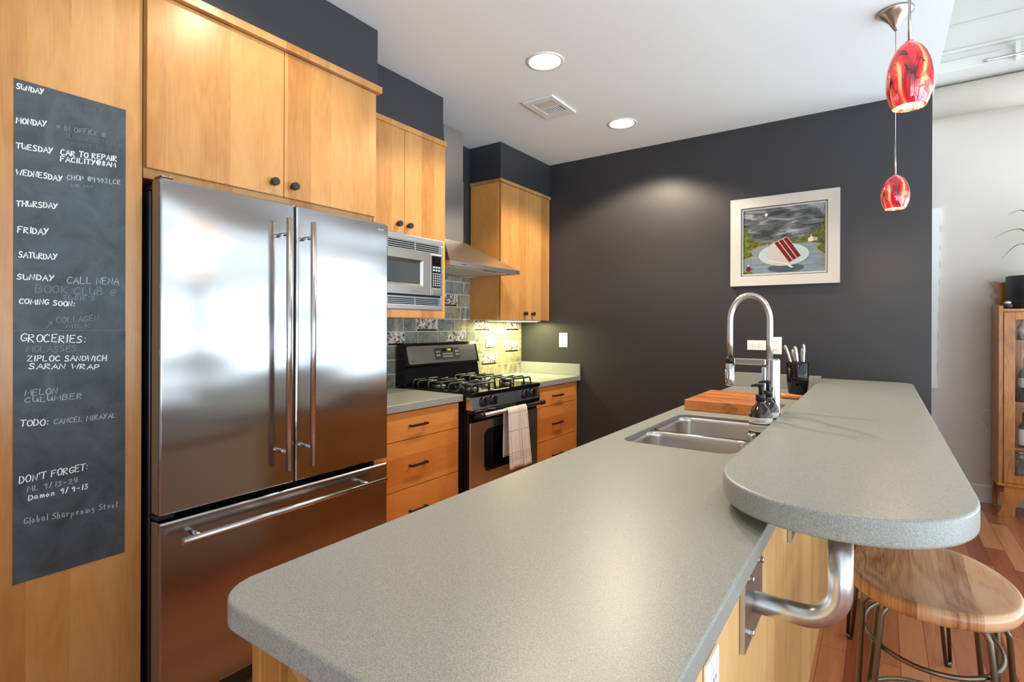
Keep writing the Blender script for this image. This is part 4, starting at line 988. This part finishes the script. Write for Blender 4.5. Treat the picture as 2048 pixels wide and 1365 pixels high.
# ------------------------------------------------------------------ stools
def make_stool(cx_, cy_, label):
    t = thing('bar_stool', label, 'stool', (cx_, cy_, 0), 'wooden seat stools along the bar')
    ax, ay, zs = 0.187, 0.242, 0.652; mb = MB(); n = 56
    def L(f, z_): return mb.loop([(cx_ + ax * f * math.cos(2 * PI * k / n), cy_ + ay * f * math.sin(2 * PI * k / n), z_ + (0.012 * (math.sin(2 * PI * k / n)) ** 2 * f * f if f > 0.01 else 0)) for k in range(n)])
    prof = [(0.02, -0.020), (0.3, -0.0185), (0.55, -0.0145), (0.75, -0.0085), (0.88, -0.003), (0.945, 0.0), (0.98, -0.003), (1.0, -0.012), (1.0, -0.026), (0.97, -0.038), (0.9, -0.043), (0.5, -0.046), (0.02, -0.046)]
    ls = [L(f, zs + dz) for f, dz in prof]
    for a, b in zip(ls, ls[1:]): mb.bridge(a, b)
    mb.cap(ls[0]); mb.cap(ls[-1], True); mb.build('seat', 'seat_wood', t)
    for sx in (-1, 1):
        for sy in (-1, 1):
            mb = MB(); top = zs - 0.046
            tx, ty = cx_ + sx * 0.105, cy_ + sy * 0.14; bx_, by_ = cx_ + sx * 0.155, cy_ + sy * 0.195
            # a bent rod going down and back up: two legs of one hairpin
            px_, py_ = (0.032 * sx, 0.0) if sx * sy > 0 else (0.0, 0.032 * sy)
            for s_ in (0, 1):
                ox, oy = (sx * 0.042 * s_, -sy * 0.05 * s_)
                mb.tube([(tx - sx * 0.05 * (1 - s_) * 0 - sx * 0.04, ty - sy * 0.05, top + 0.004), (tx + ox - sx * 0.012, ty + oy * 0.4, top - 0.002), (tx + ox, ty + oy, top - 0.03), (bx_ + ox * 0.35, by_ + oy * 0.35, 0.012)], 0.0068, 10)
            mb.lathe([(0.011, 0.0005), (0.012, 0.012), (0.010, 0.02)], (bx_ + sx * 0.007, by_ - sy * 0.008, 0), 14)
            mb.build('leg', 'steel_leg', t)
    for (z_, f) in ((0.24, 0.9), (0.49, 0.66)):
        MB().tube([(cx_ + (0.098 + 0.075 * f) * math.cos(a), cy_ + (0.13 + 0.095 * f) * math.sin(a), z_) for a in [2 * PI * k / 48 for k in range(48)]], 0.0062, 8, closed=True).build('foot_ring', 'steel_leg', t)
    return t
make_stool(2.742, 1.822, 'stool with a dished plank seat on steel rods at the rounded bar end')
make_stool(2.690, 2.86, 'second stool tucked under the bar, mostly hidden behind the first')

# ------------------------------------------------------------------ picture on the dark wall
t = thing('framed_painting', 'white framed painting of red cake on a plate above a river', 'painting', (2.10, WD, 1.60))
X0, X1, Z0, Z1 = 1.7746, 2.4226, 1.6008, 2.1975
fy1, fy0 = WD - 0.001, WD - 0.032
mb = MB(); q = [(X0, Z0), (X1, Z0), (X1, Z1), (X0, Z1)]; w = 0.066
qi = [(X0 + w, Z0 + w), (X1 - w, Z0 + w), (X1 - w, Z1 - w), (X0 + w, Z1 - w)]
A = mb.loop([(p[0], fy0, p[1]) for p in q]); B = mb.loop([(p[0], fy0 + 0.004, p[1]) for p in qi]); K = mb.loop([(p[0], fy1, p[1]) for p in q]); I = mb.loop([(p[0], fy1 - 0.008, p[1]) for p in qi])
mb.bridge(A, B, False); mb.bridge(K, A, False); mb.bridge(B, I, False); mb.build('frame', 'frame_white', t)
def ring(y0, y1, w0, w1, name, mat):
    mb = MB(); a = [(X0 + w0, Z0 + w0), (X1 - w0, Z0 + w0), (X1 - w0, Z1 - w0), (X0 + w0, Z1 - w0)]; b = [(X0 + w1, Z0 + w1), (X1 - w1, Z0 + w1), (X1 - w1, Z1 - w1), (X0 + w1, Z1 - w1)]
    A = mb.loop([(p[0], y0, p[1]) for p in a]); B = mb.loop([(p[0], y0, p[1]) for p in b]); D = mb.loop([(p[0], y1, p[1]) for p in b]); mb.bridge(A, B, False); mb.bridge(B, D, False); mb.build(name, mat, t)
ring(fy1 - 0.012, fy1 - 0.006, 0.064, 0.0715, 'liner', 'ink')
ring(fy1 - 0.016, fy1 - 0.006, 0.0705, 0.080, 'fillet', 'frame_white')
mb = MB(); py = [fy1 - 0.0085]
mats = ['painted_sky', 'painted_water', 'painted_trees', 'pt_bank', 'pt_dark', 'pt_rim', 'pt_plate', 'pt_plate2', 'pt_frost', 'pt_red', 'pt_white', 'pt_moon', 'pt_church']
def lay_(mi, poly):
    py[0] -= 0.00025; mb.mi = mi; mb.cap(mb.loop([(p[0], py[0], p[1]) for p in poly]))
def elp(cx_, cz_, rx, rz, n=40): return [(cx_ + rx * math.cos(2 * PI * k / n), cz_ + rz * math.sin(2 * PI * k / n)) for k in range(n)]
a0, a1, c0, c1 = X0 + 0.078, X1 - 0.078, Z0 + 0.078, Z1 - 0.078
lay_(0, [(a0, c0), (a1, c0), (a1, c1), (a0, c1)])
lay_(11, elp(1.9975, 2.076, 0.009, 0.011, 10)); lay_(11, [(1.982, 2.082), (1.999, 2.072), (2.012, 2.084), (2.0, 2.078)])
lay_(1, [(a0, c0), (a1, c0), (a1, 1.868), (2.19, 1.872), (2.02, 1.880), (a0, 1.868)])
rnd = random.Random(5)
def jag(pts, amp=0.006, n=7):
    out = []
    for (p, q_) in zip(pts, pts[1:]):
        for k in range(n):
            u = k / n; out.append((p[0] + (q_[0] - p[0]) * u + rnd.uniform(-amp, amp) * .5, p[1] + (q_[1] - p[1]) * u + rnd.uniform(-amp, amp)))
    return out + [pts[-1]]
lay_(3, [(a0, 1.772), (1.925, 1.80), (1.90, 1.83), (1.96, 1.865), (2.03, 1.876), (a0, 1.885)])
lay_(2, [(a0, 1.785)] + [(1.918, 1.806), (1.895, 1.838), (1.945, 1.866), (2.03, 1.880)] + jag([(2.03, 1.887), (1.975, 1.898), (1.92, 1.918), (1.895, 1.965), (a0, 2.012)], 0.008))
lay_(3, [(a1, 1.775), (2.30, 1.815), (2.285, 1.835), (2.32, 1.86), (2.2, 1.876), (2.2, 1.882), (a1, 1.89)])
lay_(2, [(a1, 1.785), (2.325, 1.805), (2.292, 1.832), (2.325, 1.856), (2.26, 1.872), (2.14, 1.878)] + jag([(2.14, 1.888), (2.20, 1.902), (2.25, 1.925), (2.30, 1.95), (2.325, 1.99), (a1, 2.035)], 0.008))
lay_(10, [(2.246, 1.876), (2.273, 1.876), (2.273, 1.905), (2.266, 1.905), (2.263, 1.923), (2.259, 1.905), (2.246, 1.896)]); lay_(12, [(2.273, 1.876), (2.300, 1.880), (2.300, 1.897), (2.273, 1.905)])
lay_(4, elp(2.115, 1.712, 0.108, 0.026))
lay_(5, elp(2.102, 1.801, 0.151, 0.074)); lay_(6, elp(2.102, 1.803, 0.148, 0.071)); lay_(7, elp(2.105, 1.806, 0.105, 0.050)); lay_(6, elp(2.105, 1.808, 0.100, 0.047))
lay_(8, [(2.010, 1.793), (2.012, 1.845), (2.022, 1.868), (2.047, 1.886), (2.118, 1.919), (2.132, 1.912), (2.205, 1.785), (2.135, 1.744), (2.075, 1.758), (2.03, 1.775)])
def band(p, q, r, s): lay_(9, [p, q, r, s])
E0, E1, F0, F1 = (2.046, 1.882), (2.126, 1.916), (2.136, 1.747), (2.206, 1.788)
lp = lambda a, b, u: (a[0] + (b[0] - a[0]) * u, a[1] + (b[1] - a[1]) * u)
for (u0, u1) in ((0.02, 0.29), (0.36, 0.63), (0.70, 0.98)): band(lp(E0, E1, u0), lp(E0, E1, u1), lp(F0, F1, u1), lp(F0, F1, u0))
lay_(10, [(2.005, 1.765), (2.03, 1.768), (2.085, 1.752), (2.13, 1.742), (2.16, 1.716), (2.155, 1.710), (2.138, 1.718), (2.115, 1.737), (2.07, 1.746), (2.03, 1.758)])
lay_(2, [(a0, c0), (1.92, c0), (1.91, 1.692), (1.885, 1.70), (a0, 1.698)]); lay_(9, elp(1.888, 1.718, 0.014, 0.019, 20)); lay_(4, [(1.900, 1.717), (1.925, 1.725), (1.925, 1.722), (1.902, 1.711)]); lay_(10, elp(1.887, 1.738, 0.006, 0.006, 10))
mb.build('canvas', mats, t)

# ------------------------------------------------------------------ living-room side: canvas, oak cabinet, plant
t = thing('canvas_art', 'narrow edge of a white canvas on the pale wall past the dark wall', 'canvas', (2.95, WY, 0.84))
mb = MB(); mb.prism([(2.55, 0.846), (2.998, 0.846), (3.016, 2.257), (2.568, 2.262)], 'Y', WY - 0.035, WY - 0.001); mb.build('stretched_canvas', 'white_matte', t)
mb = MB()
for k in range(9):
    z_ = 0.95 + k * 0.14; xo = 2.998 + 0.018 * (z_ - 0.846) / 1.41
    mb.box(xo - 0.0012, xo + 0.001, WY - 0.036, WY - 0.003, z_, z_ + rnd.uniform(0.02, 0.10))
mb.build('paint_edge', plain('paint_edge', lin(176, 150, 150), 0.7), t)
tag(MB().tube([(3.345, 5.335, 0.70), (3.285, 5.325, 0.70), (3.262, 5.325, 0.675), (3.27, 5.326, 0.645), (3.30, 5.332, 0.575)], 0.004, 8).build('wall_cable', 'white_plastic'), 'loop of white cord on the pale wall left of the oak cabinet', 'cord')

OX0, OX1, OY0, OY1 = 3.315, 4.12, 5.0, 5.315
t = thing('display_cabinet', 'oak display cabinet with glass door against the pale wall', 'display cabinet', (3.7, 5.15, 0))
def side_poly(y0, y1): return [(y0, 0.235), (y1, 0.235), (y1, 1.50), (y0 + 0.12, 1.50), (y0 + 0.03, 1.485), (y0, 1.465)]
for x in (OX0, OX1 - 0.022): MB().prism([(OY0 + 0.004, 0.236), (OY1, 0.236), (OY1, 1.485), (OY0 + 0.05, 1.482), (OY0 + 0.004, 1.474)], 'X', x, x + 0.022).build('side_panel', 'oak', t)
MB().box(OX0 + 0.022, OX1 - 0.022, OY0 + 0.002, OY1, 1.432, 1.454, 0.003).build('top', 'oak', t)
MB().box(OX0 + 0.022, OX1 - 0.022, OY1 - 0.012, OY1 - 0.002, 0.24, 1.43).build('back_panel', 'oak', t)
mb = MB(); mb.box(OX0 - 0.008, OX1 + 0.008, OY0 - 0.012, OY1, 0.216, 0.238, 0.004); mb.build('base_moulding', 'oak', t)
MB().box(OX0 + 0.03, OX1 - 0.03, OY0 + 0.004, OY0 + 0.022, 0.155, 0.215).build('apron', 'oak', t)
for (x, s_) in ((OX0 + 0.008, 1), (OX1 - 0.008, -1)):
    P2 = [(0, 0.0), (0.075, 0.0), (0.078, 0.05), (0.082, 0.08), (0.10, 0.115), (0.125, 0.14), (0.128, 0.172), (0.0, 0.172), (-0.004, 0.14), (0.008, 0.10), (0.008, 0.055), (-0.012, 0.02), (-0.014, 0.004)]
    MB().prism([(x + s_ * p[0], p[1] + 0.0005) for p in P2], 'Y', OY0 - 0.004, OY0 + 0.022).build('leg', 'oak', t)
    MB().prism([(OY1 - 0.001 - p[0] * 0.7, p[1] + 0.0005) for p in [(0.06, 0), (0.02, 0), (0.0, 0.08), (0.0, 0.215), (0.07, 0.215), (0.05, 0.12)]], 'X', x, x + s_ * 0.024).build('leg', 'oak', t)
for z_ in (0.805, 0.485, 1.235): MB().box(OX0 + 0.023, OX1 - 0.023, OY0 + 0.03, OY1 - 0.014, z_ - 0.016, z_).build('shelf', 'oak', t)
MB().box(OX0 + 0.023, OX1 - 0.023, OY0 + 0.03, OY1 - 0.014, 0.24, 0.256).build('shelf', 'oak', t)
mb = MB(); y0, y1 = OY0 - 0.001, OY0 + 0.022; dx0, dx1 = OX0 + 0.025, OX1 - 0.025
for q in ((dx0, dx0 + 0.058, 0.24, 1.430), (dx1 - 0.058, dx1, 0.24, 1.430), (dx0 + 0.058, dx1 - 0.058, 1.377, 1.430), (dx0 + 0.058, dx1 - 0.058, 0.24, 0.296)): mb.box(q[0], q[1], y0, y1, q[2], q[3], 0.002)
d = mb.build('door', 'oak', t)
MB().box(dx0 + 0.056, dx1 - 0.056, OY0 + 0.009, OY0 + 0.012, 0.294, 1.379).build('glass_pane', 'pane', d)
MB().prism([(3.30, 1.652), (3.305, 1.663), (3.33, 1.666), (3.36, 1.655), (3.6, 1.665), (4.0, 1.66), (4.10, 1.666), (4.12, 1.652), (4.09, 1.59), (4.11, 1.56), (4.10, 1.455), (3.35, 1.455), (3.345, 1.535), (3.315, 1.548), (3.318, 1.565), (3.336, 1.572), (3.342, 1.60), (3.33, 1.628)], 'Y', OY1 - 0.025, OY1 - 0.002).build('crest_board', 'oak', t)

def bottle(x, y, z, prof, mat, label, lab=None, cap=None, name='bottle', cat='bottle', labmat='label'):
    t = thing(name, label, cat, (x, y, z), 'bottles and jars in the oak cabinet')
    MB().lathe([(r, z + h) for r, h in prof], (x, y, 0), 28).build('glass_body', mat, t)
    if lab: MB().lathe([(lab[0], z + lab[1]), (lab[0], z + lab[2])], (x, y, 0), 28, cap0=False, cap1=False).build('label_band', labmat, t)
    if cap: MB().lathe([(cap[0], z + cap[1]), (cap[0], z + cap[2])], (x, y, 0), 20).build('cap', cap[3], t)
Bp = lambda r, h: [(r * .95, .0005), (r, .008), (r, h * .62), (r * .8, h * .7), (r * .35, h * .8), (r * .33, h * .97), (r * .3, h)]
bottle(3.452, 5.09, 1.2355, [(0.030, .0005), (0.03, 0.09), (0.012, 0.12), (0.011, 0.15)], 'jar', 'clear bottle on the top shelf of the oak cabinet')
bottle(3.47, 5.10, 0.8055 + 0.0, Bp(0.042, 0.30), 'dark_bottle', 'tall dark bottle with a cream label on the middle shelf of the oak cabinet', (0.0425, 0.10, 0.165))
bottle(3.395, 5.12, 0.8055, [(0.03, .0005), (0.031, 0.08), (0.02, 0.1), (0.018, 0.11)], 'jar', 'small clear jar at the left of the oak cabinet middle shelf', None, (0.02, 0.11, 0.125, 'nickel'), 'jar', 'jar')
bottle(3.458, 5.075, 0.4855 + 0.0, Bp(0.033, 0.22), 'dark_bottle', 'dark pump bottle with a white label on the lower shelf of the oak cabinet', (0.0335, 0.02, 0.13), (0.011, 0.22, 0.245, 'black_plastic'), labmat='white_matte')
bottle(3.555, 5.10, 0.4855, [(0.038, .0005), (0.04, 0.12), (0.03, 0.15), (0.03, 0.16)], 'white_matte', 'white round jar beside the pump bottle on the lower shelf', None, (0.031, 0.16, 0.18, 'nickel'), 'jar', 'jar')
bottle(3.470, 5.08, 0.2565, [(0.042, .0005), (0.045, 0.09), (0.038, 0.115), (0.036, 0.125)], 'jar', 'preserving jar with metal lid on the cabinet floor, front left', None, (0.039, 0.125, 0.143, 'nickel'), 'jar', 'jar')
bottle(3.455, 5.20, 0.2565, [(0.042, .0005), (0.045, 0.13), (0.038, 0.155), (0.036, 0.165)], 'jar', 'taller preserving jar with metal lid behind the front one', None, (0.039, 0.165, 0.183, 'nickel'), 'jar', 'jar')
bottle(3.575, 5.10, 0.2565, [(0.042, .0005), (0.045, 0.09), (0.038, 0.115), (0.036, 0.125)], 'jar', 'preserving jar on the cabinet floor, right of the front one', None, (0.039, 0.125, 0.143, 'nickel'), 'jar', 'jar')
bottle(3.575, 5.11, 0.8055, Bp(0.04, 0.28), 'dark_bottle', 'dark bottle at the right on the middle shelf of the oak cabinet', (0.0405, 0.05, 0.14))

px_, py_ = 3.505, 5.135
t = thing('potted_plant', 'long-leaved plant in a black pot on the oak cabinet', 'potted plant', (px_, py_, 1.454))
MB().lathe([(0.128, 1.4545), (0.134, 1.462), (0.138, 1.683), (0.134, 1.686), (0.130, 1.683), (0.128, 1.66)], (px_, py_, 0), 48, cap1=False).build('pot', 'pot', t)
MB().lathe([(0.005, 1.664), (0.128, 1.66)], (px_, py_, 0), 32, cap1=False).build('soil', 'soil', t)
def leaf(pts, w):
    P = [Vector(p) for p in pts]; n = 18; mb = MB(); prev = None
    for i in range(n + 1):
        u = i / n; m = len(P) - 1
        a = [p.copy() for p in P]
        for k in range(m):
            for j in range(m - k): a[j] = a[j].lerp(a[j + 1], u)
        c_ = a[0]
        a2 = [p.copy() for p in P]; v2 = min(u + 0.02, 1.0)
        for k in range(m):
            for j in range(m - k): a2[j] = a2[j].lerp(a2[j + 1], v2)
        d = (a2[0] - c_); d = d if d.length > 1e-6 else Vector((0, 0, -1)); d.normalize()
        s_ = d.cross(Vector((0, 0, 1))); s_ = s_.normalized() if s_.length > 1e-4 else Vector((1, 0, 0))
        ww = w * (0.5 + 0.9 * u) * (1 - u ** 3) + 0.0006
        up_ = s_.cross(d) * ww * 0.35
        row = mb.loop([c_ - s_ * ww + up_, c_, c_ + s_ * ww + up_, c_ + Vector((0, 0, -0.0012))])
        if prev: mb.bridge(prev, row)
        prev = row
    mb.build('leaf', 'leaf', t)
b0 = (px_, py_, 1.66)
leaf([b0, (3.52, 5.08, 2.06), (3.42, 5.0, 2.04), (3.288, 4.99, 1.952)], 0.011)
leaf([b0, (3.50, 5.05, 1.98), (3.41, 4.99, 1.93), (3.325, 4.985, 1.798)], 0.009)
leaf([b0, (3.52, 5.1, 2.22), (3.44, 5.05, 2.16), (3.36, 5.02, 2.105)], 0.008)
for k in range(11):
    a = 0.5 * k + 0.3; rr_ = rnd.uniform(0.25, 0.4); hh = rnd.uniform(0.35, 0.6)
    ex, ey = px_ + 0.12 + abs(math.cos(a)) * rr_, min(py_ + math.sin(a) * rr_ * 0.8 - 0.1, 5.27)
    leaf([b0, ((px_ + ex) / 2, (py_ + ey) / 2, 1.66 + hh * 1.1), (ex * .8 + px_ * .2, ey, 1.66 + hh), (ex, ey - 0.03, 1.66 + hh * 0.55)], 0.010)
t = thing('desk_stone', 'small dark stone with a white top on the oak cabinet left of the pot', 'stone', (3.352, 5.05, 1.4545))
mb = MB(); bmesh.ops.create_icosphere(mb.bm, subdivisions=3, radius=0.033, matrix=Matrix.Translation((3.3712 + 0.0, 5.06, 1.4745)) @ Matrix.Diagonal((0.75, 1.2, 0.62, 1)))
for f in mb.bm.faces: f.smooth = True
mb.build('base', 'stone', t)
mb = MB(); bmesh.ops.create_icosphere(mb.bm, subdivisions=2, radius=0.022, matrix=Matrix.Translation((3.3675, 5.055, 1.497)) @ Matrix.Diagonal((0.9, 1.2, 0.5, 1)))
for f in mb.bm.faces: f.smooth = True
mb.build('white_top', 'white_matte', t)
